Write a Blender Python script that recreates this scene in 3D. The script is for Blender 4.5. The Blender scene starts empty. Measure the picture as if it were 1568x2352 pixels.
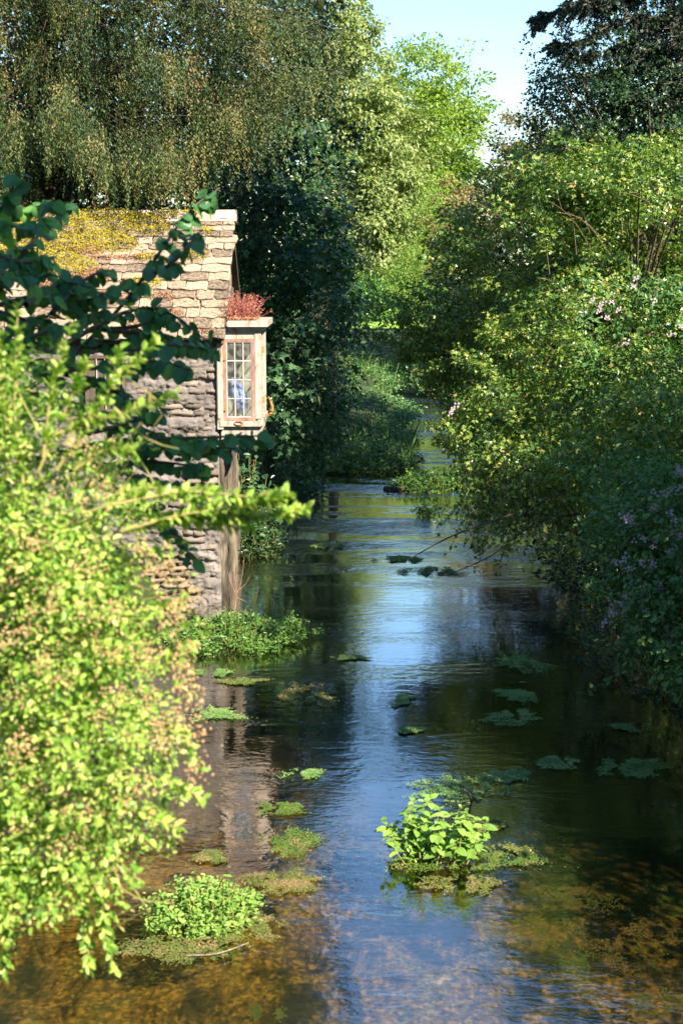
import bpy, math
import numpy as np
from math import radians, sin, cos, pi
from mathutils import Matrix, Vector

sc = bpy.context.scene
COL = sc.collection
rng = np.random.default_rng(11)

# ------------------------------------------------------------------ camera, sky, sun, exposure
CAM = np.array([0.0, 0.0, 5.31]); PITCH = radians(9.83); FPX = 50 / 36 * 2352
cd = bpy.data.cameras.new('camera'); cam = bpy.data.objects.new('camera', cd); COL.objects.link(cam)
cam.location = CAM; cam.rotation_euler = (pi / 2 - PITCH, 0, 0)
cd.sensor_fit = 'VERTICAL'; cd.sensor_height = 36; cd.sensor_width = 24; cd.lens = 50
cd.clip_end = 3000; cd.clip_start = 0.05
cd.dof.use_dof = True; cd.dof.focus_distance = 24; cd.dof.aperture_fstop = 3.2
sc.camera = cam

SUN_EL, SUN_AZ = radians(38), radians(38)          # azimuth: to the right of straight behind the camera
S2 = np.array([sin(SUN_AZ) * cos(SUN_EL), -cos(SUN_AZ) * cos(SUN_EL), sin(SUN_EL)])   # towards the sun
w = bpy.data.worlds.new('World'); sc.world = w; w.use_nodes = True
nt = w.node_tree; bg = nt.nodes['Background']
sky = nt.nodes.new('ShaderNodeTexSky'); sky.sky_type = 'NISHITA'; sky.sun_disc = False
sky.sun_elevation = SUN_EL; sky.sun_rotation = math.atan2(S2[0], S2[1])
sky.air_density = 1.5; sky.dust_density = 0.0; sky.ozone_density = 8.0
nt.links.new(sky.outputs[0], bg.inputs[0]); bg.inputs[1].default_value = 0.082
sl = bpy.data.lights.new('sun', 'SUN'); sun = bpy.data.objects.new('sun', sl); COL.objects.link(sun)
sl.energy = 5.0; sl.angle = radians(0.5); sl.color = (1.0, 0.90, 0.74)
sun.location = (10, -10, 30)
sun.rotation_euler = Vector(S2).to_track_quat('Z', 'Y').to_euler()
vs = sc.view_settings; vs.view_transform = 'Standard'; vs.look = 'None'; vs.gamma = 1; vs.exposure = 1.75
sc.cycles.max_bounces = 8; sc.cycles.transparent_max_bounces = 12; sc.cycles.transmission_bounces = 4
sc.cycles.caustics_reflective = False; sc.cycles.caustics_refractive = False
sc.cycles.use_denoising = True
sc.cycles.sample_clamp_indirect = 6

# ------------------------------------------------------------------ helpers
def P(px, py, d):
    """point of the place seen at (px,py) of a 1568x2352 view, d metres forward"""
    u = (px - 784) / FPX; v = (1176 - py) / FPX
    y = cos(PITCH) + v * sin(PITCH); z = -sin(PITCH) + v * cos(PITCH)
    return CAM + np.array([u, y, z]) * (d / y)

def W(px, py, z=0.0):
    u = (px - 784) / FPX; v = (1176 - py) / FPX
    y = cos(PITCH) + v * sin(PITCH); dz = -sin(PITCH) + v * cos(PITCH)
    return CAM + np.array([u, y, dz]) * ((z - CAM[2]) / dz)

def unit(a):
    a = np.asarray(a, float)
    return a / np.maximum(np.linalg.norm(a, axis=-1, keepdims=True), 1e-9)

def rvec(n):
    return unit(rng.normal(size=(n, 3)))

def vnoise(p, seed=0):
    """value noise, p (n,3) -> (n,) in -1..1"""
    p = np.asarray(p, float); i = np.floor(p).astype(np.int64); f = p - i; f = f * f * (3 - 2 * f)
    def h(ix, iy, iz):
        k = (ix * 374761393 + iy * 668265263 + iz * 2147483647 + seed * 974711) & 0xffffffff
        k = ((k ^ (k >> 13)) * 1274126177) & 0xffffffff
        k = (k ^ (k >> 16)) & 0xffff
        return k / 32767.5 - 1
    r = 0
    for a in (0, 1):
        for b in (0, 1):
            for c in (0, 1):
                wt = (f[:, 0] if a else 1 - f[:, 0]) * (f[:, 1] if b else 1 - f[:, 1]) * (f[:, 2] if c else 1 - f[:, 2])
                r = r + wt * h(i[:, 0] + a, i[:, 1] + b, i[:, 2] + c)
    return r

def fbm(p, oct=4, seed=0):
    p = np.asarray(p, float); a = 1; s = 0; t = 0
    for o in range(oct):
        s = s + a * vnoise(p * 2 ** o, seed + o); t += a; a *= .5
    return s / t

def mesh(name, parts, mat=None, smooth=False):
    """parts: list of (V, F) or (V, F, rnd); F (n,k)"""
    me = bpy.data.meshes.new(name)
    Vs = []; loops = []; tot = []; R = []; off = 0; has = any(len(p) > 2 for p in parts)
    for p in parts:
        V = np.asarray(p[0], np.float32).reshape(-1, 3); F = np.asarray(p[1], np.int32)
        Vs.append(V); loops.append((F + off).ravel()); tot.append(np.full(len(F), F.shape[1], np.int32))
        if has: R.append(np.asarray(p[2], np.float32) if len(p) > 2 else np.zeros(len(V), np.float32))
        off += len(V)
    V = np.concatenate(Vs); L = np.concatenate(loops); T = np.concatenate(tot)
    me.vertices.add(len(V)); me.vertices.foreach_set('co', V.ravel())
    me.loops.add(len(L)); me.loops.foreach_set('vertex_index', L)
    me.polygons.add(len(T)); st = np.zeros(len(T), np.int32); st[1:] = np.cumsum(T)[:-1]
    me.polygons.foreach_set('loop_start', st)
    try: me.polygons.foreach_set('loop_total', T)
    except Exception: pass
    me.polygons.foreach_set('use_smooth', np.full(len(T), smooth))
    me.update(calc_edges=True)
    if has:
        at = me.attributes.new('rnd', 'FLOAT', 'POINT'); at.data.foreach_set('value', np.concatenate(R))
    if mat: me.materials.append(mat)
    return me

ORG = {}
def origin(o): return ORG[o.name]

def tag(o, label=None, cat=None, group=None, kind=None):
    if label: o['label'] = label
    if cat: o['category'] = cat
    if group: o['group'] = group
    if kind: o['kind'] = kind
    return o

def thing(name, label, cat, loc, group=None):
    o = bpy.data.objects.new(name, None); COL.objects.link(o); o.location = loc; o.empty_display_size = .2
    ORG[o.name] = np.array(loc, float)
    return tag(o, label, cat, group)

def part(name, parts, mat, parent=None, smooth=False, kind=None, label=None):
    """mesh given in world coordinates, linked under parent"""
    base = ORG[parent.name] if parent is not None else None
    if base is None:
        allv = np.concatenate([np.asarray(p[0]).reshape(-1, 3) for p in parts])
        base = np.array([allv[:, 0].mean(), allv[:, 1].mean(), allv[:, 2].min()])
    pp = [(np.asarray(p[0]).reshape(-1, 3) - base,) + tuple(p[1:]) for p in parts]
    o = bpy.data.objects.new(name, mesh(name, pp, mat, smooth)); COL.objects.link(o)
    if parent is not None: o.parent = parent
    else: o.location = base
    ORG[o.name] = base
    if kind: o['kind'] = kind
    if label: o['label'] = label
    return o

def inst(name, me, M, parent):
    """shared-mesh piece, M world 4x4 (numpy or Matrix)"""
    o = bpy.data.objects.new(name, me); COL.objects.link(o); o.parent = parent
    M = Matrix(M) if not isinstance(M, Matrix) else M.copy()
    b = ORG[parent.name]
    M.translation = M.translation - Vector(b)
    o.matrix_local = M
    return o

def box(x0, x1, y0, y1, z0, z1):
    V = np.array([[x, y, z] for z in (z0, z1) for y in (y0, y1) for x in (x0, x1)], float)
    F = np.array([[0, 2, 3, 1], [4, 5, 7, 6], [0, 1, 5, 4], [2, 6, 7, 3], [0, 4, 6, 2], [1, 3, 7, 5]])
    return V, F

def tube(pts, rad, sides=6, wob=0.0):
    pts = np.asarray(pts, float); n = len(pts); rad = np.broadcast_to(np.asarray(rad, float), (n,))
    t = unit(np.gradient(pts, axis=0)); ref = np.where(np.abs(t[:, 2:3]) > .9, [[1., 0, 0]], [[0, 0, 1.]])
    a = unit(np.cross(t, ref)); b = np.cross(t, a)
    an = np.linspace(0, 2 * pi, sides, endpoint=False)
    rr = rad[:, None] * (1 + wob * rng.normal(size=(n, sides)))
    V = pts[:, None] + rr[..., None] * (np.cos(an)[None, :, None] * a[:, None] + np.sin(an)[None, :, None] * b[:, None])
    i = np.arange(n - 1)[:, None] * sides; j = np.arange(sides)[None]; k = (j + 1) % sides
    F = np.stack([i + j, i + k, i + sides + k, i + sides + j], -1).reshape(-1, 4)
    return V.reshape(-1, 3), F

def curve(pts, n=12):
    """smooth Catmull-Rom polyline through pts"""
    p = np.asarray(pts, float)
    if len(p) == 2: return p[0] + (p[1] - p[0]) * np.linspace(0, 1, n)[:, None]
    q = np.vstack([2 * p[0] - p[1], p, 2 * p[-1] - p[-2]]); out = []
    m = len(p) - 1; per = max(2, n // m)
    for i in range(m):
        a, b, c, d = q[i:i + 4]
        for t in np.linspace(0, 1, per, endpoint=(i == m - 1)):
            out.append(.5 * (2 * b + (c - a) * t + (2 * a - 5 * b + 4 * c - d) * t * t + (3 * b - a - 3 * c + d) * t ** 3))
    return np.array(out)

# ---- leaf templates: y = along the leaf, x = across, z = upper side
def fan(outline, rib=None, ruffle=0.0):
    o = np.array(outline, float); m = len(o)
    c = np.array([[0, o[:, 1].mean(), 0]])
    V = np.vstack([c, o]); F = np.array([[0, 1 + i, 1 + (i + 1) % m] for i in range(m)])
    return V, F
T_DIA = (np.array([[0, 0, 0], [-.3, .45, .08], [0, 1, -.06], [.3, .45, .08]]), np.array([[0, 2, 1], [0, 3, 2]]))
T_NEEDLE = (np.array([[0, 0, 0], [-.13, .4, .03], [0, 1, -.04], [.13, .4, .03]]), np.array([[0, 2, 1], [0, 3, 2]]))
T_OVAL = (np.array([[0, 0, 0], [-.25, .25, .07], [-.24, .68, .05], [0, 1, -.1], [.24, .68, .05], [.25, .25, .07]]), np.array([[0, 3, 2], [0, 2, 1], [0, 4, 3], [0, 5, 4]]))
def t_round(seed, teeth=9, wid=.46, droop=.2):
    r = np.random.default_rng(seed); pts = []
    for i in range(teeth * 2 + 1):
        t = i / (teeth * 2); yy = .02 + t * .98
        ww = wid * (1 - abs(2 * t ** .85 - 1) ** 2.3) ** .62; ww *= 1.0 if i % 2 else .91
        if i == teeth * 2: ww = 0
        pts.append((ww, yy))
    pts = np.array(pts)
    L = [[-x, y, .12 * x - droop * y * y + r.normal() * .012] for x, y in pts[:-1]]
    Rr = [[x, y, .12 * x - droop * y * y + r.normal() * .012] for x, y in pts[:-1][::-1]]
    o = L + [[0, 1.04, -droop * 1.1]] + Rr
    V = np.array([[0, .45, -droop * .2]] + o); m = len(o)
    return V, np.array([[0, 1 + (i + 1) % m, 1 + i] for i in range(m)])
def t_maple(seed, lob=.5):
    r = np.random.default_rng(seed)
    half = [(0, 0), (.16, -.06), (.42, .02), (.30, .2), (.58, .40), (.36, .46), (.20, .56), (.22, .76), (.08, .8)]
    L = [[-x * 1.05, y, .10 * x - .16 * y * y + r.normal() * .015] for x, y in half[1:]]
    Rr = [[x * 1.05, y, .10 * x - .16 * y * y + r.normal() * .015] for x, y in half[1:]][::-1]
    o = [[0, 0, 0]] + L + [[0, 1, -.2]] + Rr
    V = np.array([[0, .35, 0]] + o); m = len(o)
    return V, np.array([[0, 1 + (i + 1) % m, 1 + i] for i in range(m)])
T_MAPLE5 = (np.array([[0, 0, 0], [-.5, .42, .06], [-.17, .5, 0], [0, 1, -.14], [.17, .5, 0], [.5, .42, .06]]), np.array([[0, 2, 1], [0, 3, 2], [0, 4, 3], [0, 5, 4]]))

def frames(d, n):
    d = unit(d); n = n - d * (n * d).sum(-1, keepdims=True); n = unit(n); x = np.cross(d, n)
    return x, d, n

def leaves(pos, d, n, size, tm):
    Vt, Ft = tm; x, d, n = frames(d, n); s = np.broadcast_to(np.asarray(size, float), (len(pos),))[:, None, None]
    V = pos[:, None] + s * (Vt[None, :, 0:1] * x[:, None] + Vt[None, :, 1:2] * d[:, None] + Vt[None, :, 2:3] * n[:, None])
    F = (np.arange(len(pos))[:, None, None] * len(Vt) + Ft[None]).reshape(-1, Ft.shape[1])
    return V.reshape(-1, 3), F, np.repeat(rng.random(len(pos)), len(Vt))

def leaf_objs(name, pos, d, n, size, meshes, parent):
    x, d, n = frames(d, n); size = np.broadcast_to(np.asarray(size, float), (len(pos),))
    for i in range(len(pos)):
        M = np.eye(4); M[:3, 0] = x[i] * size[i]; M[:3, 1] = d[i] * size[i]; M[:3, 2] = n[i] * size[i]; M[:3, 3] = pos[i]
        inst(name, meshes[i % len(meshes)], M, parent)

def ell_surface(c, r, k, jitter=.16, lo=-1.0):
    """k points near the surface of an ellipsoid"""
    u = rvec(int(k * 1.6) + 8); u = u[u[:, 2] > lo][:k]
    rad = 1 + jitter * rng.normal(size=len(u))[:, None] - jitter * .5
    return np.asarray(c) + u * np.asarray(r) * rad, u

def clump_leaves(cen, cr, per, out=None, up=.55, droop=.25, flat=.6):
    """leaves in small clumps: returns pos, dir, normal"""
    cen = np.repeat(cen, per, 0); cr = np.repeat(np.broadcast_to(cr, (len(cen) // per,)), per)
    u = rvec(len(cen)); pos = cen + u * (cr * rng.random(len(cen)) ** .45)[:, None] * np.array([1, 1, flat])
    o = np.repeat(out, per, 0) if out is not None else u
    nrm = unit(unit(o + .6 * u) * .8 + np.array([0, 0, up]) + rng.normal(size=u.shape) * .32)
    d = unit(u + .5 * o + rng.normal(size=u.shape) * .6 - np.array([0, 0, droop]))
    return pos, d, nrm

def crown(ells, nsub, sub_r, per, jitter=.16, up=.55, droop=.25, lo=-1., inner=.0):
    Ps, Ds, Ns = [], [], []
    tot = sum((r[0] * r[1] + r[1] * r[2] + r[0] * r[2]) for _, r in ells)
    for c, r in ells:
        k = max(3, int(nsub * (r[0] * r[1] + r[1] * r[2] + r[0] * r[2]) / tot))
        cen, u = ell_surface(c, r, k, jitter, lo)
        p, d, n = clump_leaves(cen, sub_r * (.6 + .8 * rng.random(len(cen))), per, u, up, droop)
        Ps.append(p); Ds.append(d); Ns.append(n)
        if inner:
            ki = int(k * inner); q = np.asarray(c) + rvec(ki) * np.asarray(r) * (rng.random(ki) ** .5)[:, None] * .85
            p, d, n = clump_leaves(q, sub_r * 1.3, per // 2, None, up, droop); Ps.append(p); Ds.append(d); Ns.append(n)
    return np.concatenate(Ps), np.concatenate(Ds), np.concatenate(Ns)

def to_px(p):
    q = np.asarray(p) - CAM
    zf = q[:, 1] * cos(PITCH) - q[:, 2] * sin(PITCH); v = q[:, 1] * sin(PITCH) + q[:, 2] * cos(PITCH)
    return 784 + FPX * q[:, 0] / zf, 1176 - FPX * v / zf, zf

def pick_front(pos, k=300, grid=26):
    """indices of leaves most plainly in view: nearest per screen cell"""
    x, y, z = to_px(pos)
    ok = (x > 5) & (x < 1563) & (y > 5) & (y < 2347) & (z > .5); idx = np.where(ok)[0]
    idx = idx[np.argsort(z[idx])]; seen = {}; out = []
    for i in idx:
        key = (int(x[i] // grid), int(y[i] // grid))
        if key in seen: continue
        seen[key] = 1; out.append(i)
    out = np.array(out, int)
    if len(out) > k: out = out[np.linspace(0, len(out) - 1, k).astype(int)]
    return out

# ------------------------------------------------------------------ materials
def newmat(name):
    m = bpy.data.materials.new(name); m.use_nodes = True
    return m, m.node_tree, m.node_tree.nodes['Principled BSDF'], m.node_tree.nodes['Material Output']

def ramp(nt, fac, stops):
    r = nt.nodes.new('ShaderNodeValToRGB'); e = r.color_ramp.elements
    while len(e) < len(stops): e.new(.5)
    for i, (p, c) in enumerate(stops): e[i].position = p; e[i].color = (*c, 1)
    if fac is not None: nt.links.new(fac, r.inputs[0])
    return r

def leafmat(name, stops, trans=.3, rough=.45, tcol=None, spec=.35, veins=False):
    m, nt, b, out = newmat(name); N = nt.nodes; L = nt.links
    at = N.new('ShaderNodeAttribute'); at.attribute_name = 'rnd'
    oi = N.new('ShaderNodeObjectInfo')
    ad = N.new('ShaderNodeMath'); ad.operation = 'ADD'; L.new(at.outputs['Fac'], ad.inputs[0]); L.new(oi.outputs['Random'], ad.inputs[1])
    fr = N.new('ShaderNodeMath'); fr.operation = 'FRACT'; L.new(ad.outputs[0], fr.inputs[0])
    r = ramp(nt, fr.outputs[0], stops)
    if veins:       # midrib and side veins in the leaf's own coordinates
        tc = N.new('ShaderNodeTexCoord'); sx = N.new('ShaderNodeSeparateXYZ'); L.new(tc.outputs['Object'], sx.inputs[0])
        ab = N.new('ShaderNodeMath'); ab.operation = 'ABSOLUTE'; L.new(sx.outputs[0], ab.inputs[0])
        m1 = N.new('ShaderNodeMath'); m1.operation = 'MULTIPLY_ADD'; L.new(ab.outputs[0], m1.inputs[0]); m1.inputs[1].default_value = -.8; L.new(sx.outputs[1], m1.inputs[2])
        m2 = N.new('ShaderNodeMath'); m2.operation = 'MULTIPLY'; L.new(m1.outputs[0], m2.inputs[0]); m2.inputs[1].default_value = 7
        m3 = N.new('ShaderNodeMath'); m3.operation = 'PINGPONG'; L.new(m2.outputs[0], m3.inputs[0]); m3.inputs[1].default_value = .5
        m4 = N.new('ShaderNodeMath'); m4.operation = 'MULTIPLY'; L.new(ab.outputs[0], m4.inputs[0]); m4.inputs[1].default_value = 6
        m5 = N.new('ShaderNodeMath'); m5.operation = 'MINIMUM'; L.new(m3.outputs[0], m5.inputs[0]); L.new(m4.outputs[0], m5.inputs[1])
        bp = N.new('ShaderNodeBump'); bp.inputs['Strength'].default_value = .35; bp.inputs['Distance'].default_value = .12; L.new(m5.outputs[0], bp.inputs['Height']); L.new(bp.outputs[0], b.inputs['Normal'])
    L.new(r.outputs[0], b.inputs['Base Color']); b.inputs['Roughness'].default_value = rough
    b.inputs['Specular IOR Level'].default_value = spec
    t = N.new('ShaderNodeBsdfTranslucent'); mx = N.new('ShaderNodeMixRGB'); mx.blend_type = 'MULTIPLY'; mx.inputs[0].default_value = 1
    L.new(r.outputs[0], mx.inputs[1]); mx.inputs[2].default_value = (*(tcol or (1.5, 1.7, .6)), 1)
    L.new(mx.outputs[0], t.inputs[0])
    ms = N.new('ShaderNodeMixShader'); ms.inputs[0].default_value = trans
    L.new(b.outputs[0], ms.inputs[1]); L.new(t.outputs[0], ms.inputs[2]); L.new(ms.outputs[0], out.inputs[0])
    return m

def noisemat(name, stops, scale=5, detail=6, rough=.85, bump=.3, bdist=.02, stretch=(1, 1, 1), rnd=0.0, coords='Object', spec=.2):
    m, nt, b, out = newmat(name); N = nt.nodes; L = nt.links
    tc = N.new('ShaderNodeTexCoord'); mp = N.new('ShaderNodeMapping'); mp.inputs['Scale'].default_value = stretch
    L.new(tc.outputs[coords], mp.inputs[0])
    nz = N.new('ShaderNodeTexNoise'); nz.inputs['Scale'].default_value = scale; nz.inputs['Detail'].default_value = detail
    nz.inputs['Roughness'].default_value = .65; L.new(mp.outputs[0], nz.inputs['Vector'])
    fac = nz.outputs[0]
    if rnd:
        oi = N.new('ShaderNodeObjectInfo'); ma = N.new('ShaderNodeMath'); ma.operation = 'MULTIPLY_ADD'
        L.new(oi.outputs['Random'], ma.inputs[0]); ma.inputs[1].default_value = rnd; L.new(fac, ma.inputs[2])
        sb = N.new('ShaderNodeMath'); sb.operation = 'SUBTRACT'; L.new(ma.outputs[0], sb.inputs[0]); sb.inputs[1].default_value = rnd / 2; fac = sb.outputs[0]
    r = ramp(nt, fac, stops); L.new(r.outputs[0], b.inputs['Base Color'])
    b.inputs['Roughness'].default_value = rough; b.inputs['Specular IOR Level'].default_value = spec
    if bump:
        n2 = N.new('ShaderNodeTexNoise'); n2.inputs['Scale'].default_value = scale * 4; n2.inputs['Detail'].default_value = 8
        L.new(mp.outputs[0], n2.inputs['Vector'])
        bp = N.new('ShaderNodeBump'); bp.inputs['Strength'].default_value = bump; bp.inputs['Distance'].default_value = bdist
        L.new(n2.outputs[0], bp.inputs['Height']); L.new(bp.outputs[0], b.inputs['Normal'])
    return m

M_bush = leafmat('bush_leaf', [(0, (.08, .18, .025)), (.25, (.18, .31, .04)), (.6, (.30, .43, .07)), (.9, (.44, .52, .13)), (1, (.5, .43, .15))], .32, .4)
M_bushtan = leafmat('bush_fruit', [(0, (.50, .36, .16)), (.6, (.46, .26, .12)), (1, (.55, .44, .22))], .15, .6, (1.1, .9, .5))
M_hazel = leafmat('hazel_leaf', [(0, (.04, .12, .04)), (.5, (.06, .17, .05)), (.85, (.09, .24, .05)), (1, (.18, .36, .06))], .35, .34, veins=True)
M_nettle = leafmat('nettle_leaf', [(0, (.12, .24, .04)), (.6, (.2, .33, .06)), (1, (.28, .40, .09))], .28, .5)
M_yew = leafmat('yew_needle', [(0, (.012, .03, .010)), (.3, (.03, .065, .018)), (.55, (.08, .11, .025)), (.75, (.17, .16, .045)), (.93, (.26, .18, .09)), (1, (.32, .11, .02))], .2, .5, (1.3, 1.3, .6))
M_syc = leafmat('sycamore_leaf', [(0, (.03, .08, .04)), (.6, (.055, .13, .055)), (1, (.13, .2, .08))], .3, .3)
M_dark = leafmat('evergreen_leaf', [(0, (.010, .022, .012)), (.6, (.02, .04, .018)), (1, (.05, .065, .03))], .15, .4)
M_maple = leafmat('maple_leaf', [(0, (.045, .12, .022)), (.5, (.125, .215, .035)), (.85, (.25, .30, .05)), (.985, (.33, .32, .08)), (1, (.32, .18, .05))], .28, .3, spec=.5)
M_bramble = leafmat('bramble_leaf', [(0, (.04, .11, .03)), (.6, (.075, .17, .045)), (1, (.15, .24, .06))], .25, .4)
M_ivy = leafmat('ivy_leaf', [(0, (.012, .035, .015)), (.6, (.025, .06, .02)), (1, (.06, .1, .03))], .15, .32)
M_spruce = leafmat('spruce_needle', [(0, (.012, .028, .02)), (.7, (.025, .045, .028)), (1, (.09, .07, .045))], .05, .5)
M_ash = leafmat('ash_leaf', [(0, (.10, .18, .02)), (.5, (.18, .27, .035)), (1, (.28, .35, .06))], .35, .5)
M_willow = leafmat('willow_leaf', [(0, (.10, .15, .035)), (.5, (.19, .24, .065)), (1, (.30, .33, .12))], .3, .5)
M_brown = leafmat('brown_leaf', [(0, (.10, .10, .03)), (.5, (.18, .15, .045)), (1, (.24, .17, .06))], .25, .5)
M_cress = leafmat('cress_leaf', [(0, (.05, .13, .025)), (.6, (.09, .2, .03)), (1, (.17, .27, .06))], .3, .4)
M_mat = leafmat('weed_leaf', [(0, (.06, .12, .02)), (.5, (.11, .17, .03)), (.85, (.18, .2, .05)), (1, (.28, .2, .09))], .15, .45)
M_matshade = leafmat('weed_leaf_shade', [(0, (.09, .18, .05)), (.6, (.17, .29, .08)), (1, (.27, .35, .12))], .15, .45)  # shade copy of the weed colour, lightened to offset the dimmer light
M_matb = leafmat('weed_leaf_brown', [(0, (.08, .12, .025)), (.5, (.15, .17, .04)), (.8, (.22, .17, .07)), (1, (.3, .19, .09))], .15, .5, (1.2, 1, .5))
M_grass = leafmat('grass_blade', [(0, (.04, .11, .02)), (.6, (.07, .16, .03)), (1, (.14, .2, .06))], .3, .45)
M_moss = leafmat('moss_tuft', [(0, (.2, .17, .006)), (.5, (.36, .31, .008)), (.85, (.46, .39, .015)), (1, (.26, .13, .04))], .1, .8, (1.2, 1.2, .5))
M_sedum = leafmat('sedum_tuft', [(0, (.26, .10, .06)), (.5, (.40, .18, .10)), (.8, (.45, .28, .16)), (1, (.25, .2, .06))], .15, .7, (1.4, .9, .6))
M_sedum2 = leafmat('sedum_sprig', [(0, (.34, .09, .08)), (.5, (.44, .17, .13)), (.8, (.46, .27, .16)), (1, (.34, .24, .09))], .3, .6, (1.4, .8, .6))
M_petal = leafmat('petal', [(0, (.45, .32, .42)), (.5, (.52, .42, .48)), (1, (.42, .38, .32))], .25, .6, (1, .9, 1))
M_bark = noisemat('bark', [(.3, (.05, .036, .025)), (.7, (.16, .12, .085))], 9, bump=.6, stretch=(1, 1, .25))
M_twig = noisemat('twig', [(.3, (.12, .085, .045)), (.7, (.26, .19, .11))], 20, bump=.2)
M_gstem = noisemat('green_stem', [(.3, (.18, .2, .05)), (.7, (.36, .28, .11))], 14, bump=0)
M_dstem = noisemat('dark_stem', [(.3, (.045, .035, .022)), (.7, (.12, .09, .06))], 14, bump=0)
M_dead = noisemat('dead_wood', [(.3, (.10, .075, .055)), (.7, (.3, .24, .18))], 16, bump=.4, stretch=(1, 1, 1))
M_redwood = noisemat('dead_stem_red', [(.3, (.16, .08, .05)), (.7, (.34, .2, .13))], 16, bump=.3)
M_wall = noisemat('rubble_wall', [(.25, (.05, .044, .04)), (.45, (.125, .108, .098)), (.6, (.185, .16, .145)), (.8, (.30, .26, .225))], 2.6, 10, .95, .9, .03, (1, 1, 1.7))
M_stone = noisemat('field_stone', [(.25, (.10, .082, .064)), (.5, (.19, .158, .125)), (.8, (.31, .255, .2))], 6, 8, .95, .7, .02, rnd=.35)
M_gable = noisemat('gable_stone', [(.36, (.025, .021, .016)), (.5, (.11, .09, .066)), (.68, (.27, .22, .155))], 4, 9, .95, .9, .03, (1.2, 1.6, .3))
M_slate = noisemat('stone_slate', [(.28, (.05, .038, .028)), (.42, (.16, .12, .085)), (.58, (.28, .215, .15)), (.8, (.40, .32, .245))], 7, 9, .92, .6, .012, rnd=.3, coords='Object')
M_ridge = noisemat('ridge_stone', [(.3, (.26, .2, .14)), (.55, (.42, .33, .24)), (.8, (.5, .42, .32))], 5, 8, .92, .5, .015, rnd=.2)
M_under = noisemat('roof_under', [(.3, (.05, .04, .03)), (.7, (.12, .10, .07))], 6, bump=0)
M_paint = noisemat('flaking_paint', [(.34, (.16, .115, .08)), (.45, (.33, .275, .22)), (.7, (.44, .39, .335))], 9, 9, .7, .4, .004, (1, 1, .5))
M_redpaint = noisemat('faded_red_paint', [(.3, (.16, .08, .055)), (.5, (.26, .15, .115)), (.75, (.36, .26, .21))], 8, 9, .75, .35, .004, (1, 1, .5))
M_lead = noisemat('glazing_bar', [(.3, (.36, .33, .3)), (.7, (.5, .47, .44))], 12, bump=0)
M_rust = noisemat('rusty_iron', [(.3, (.16, .07, .03)), (.7, (.42, .23, .08))], 25, rough=.8, bump=.3, bdist=.003)
M_inside = noisemat('room_plaster', [(.3, (.2, .19, .16)), (.7, (.36, .34, .28))], 4, bump=0)
M_blue = noisemat('blue_plastic', [(.3, (.05, .12, .5)), (.7, (.2, .32, .75))], 9, rough=.4, bump=.6, bdist=.03, spec=.5)
M_brick = noisemat('brick', [(.3, (.30, .12, .05)), (.7, (.5, .24, .1))], 8, rnd=.4, bump=.3)
M_mortar = noisemat('mortar', [(.3, (.3, .25, .18)), (.7, (.42, .36, .28))], 10)
M_soil = noisemat('bank_soil', [(.3, (.018, .022, .010)), (.5, (.035, .05, .016)), (.7, (.06, .075, .025))], 1.2, 8, .95, .5, .05)
M_lawn = noisemat('lawn_grass', [(.3, (.14, .26, .03)), (.7, (.24, .36, .05))], 3, bump=.5, bdist=.03)
M_gwall = noisemat('garden_wall_stone', [(.3, (.28, .22, .14)), (.7, (.5, .42, .3))], 3, rnd=.3)

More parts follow.
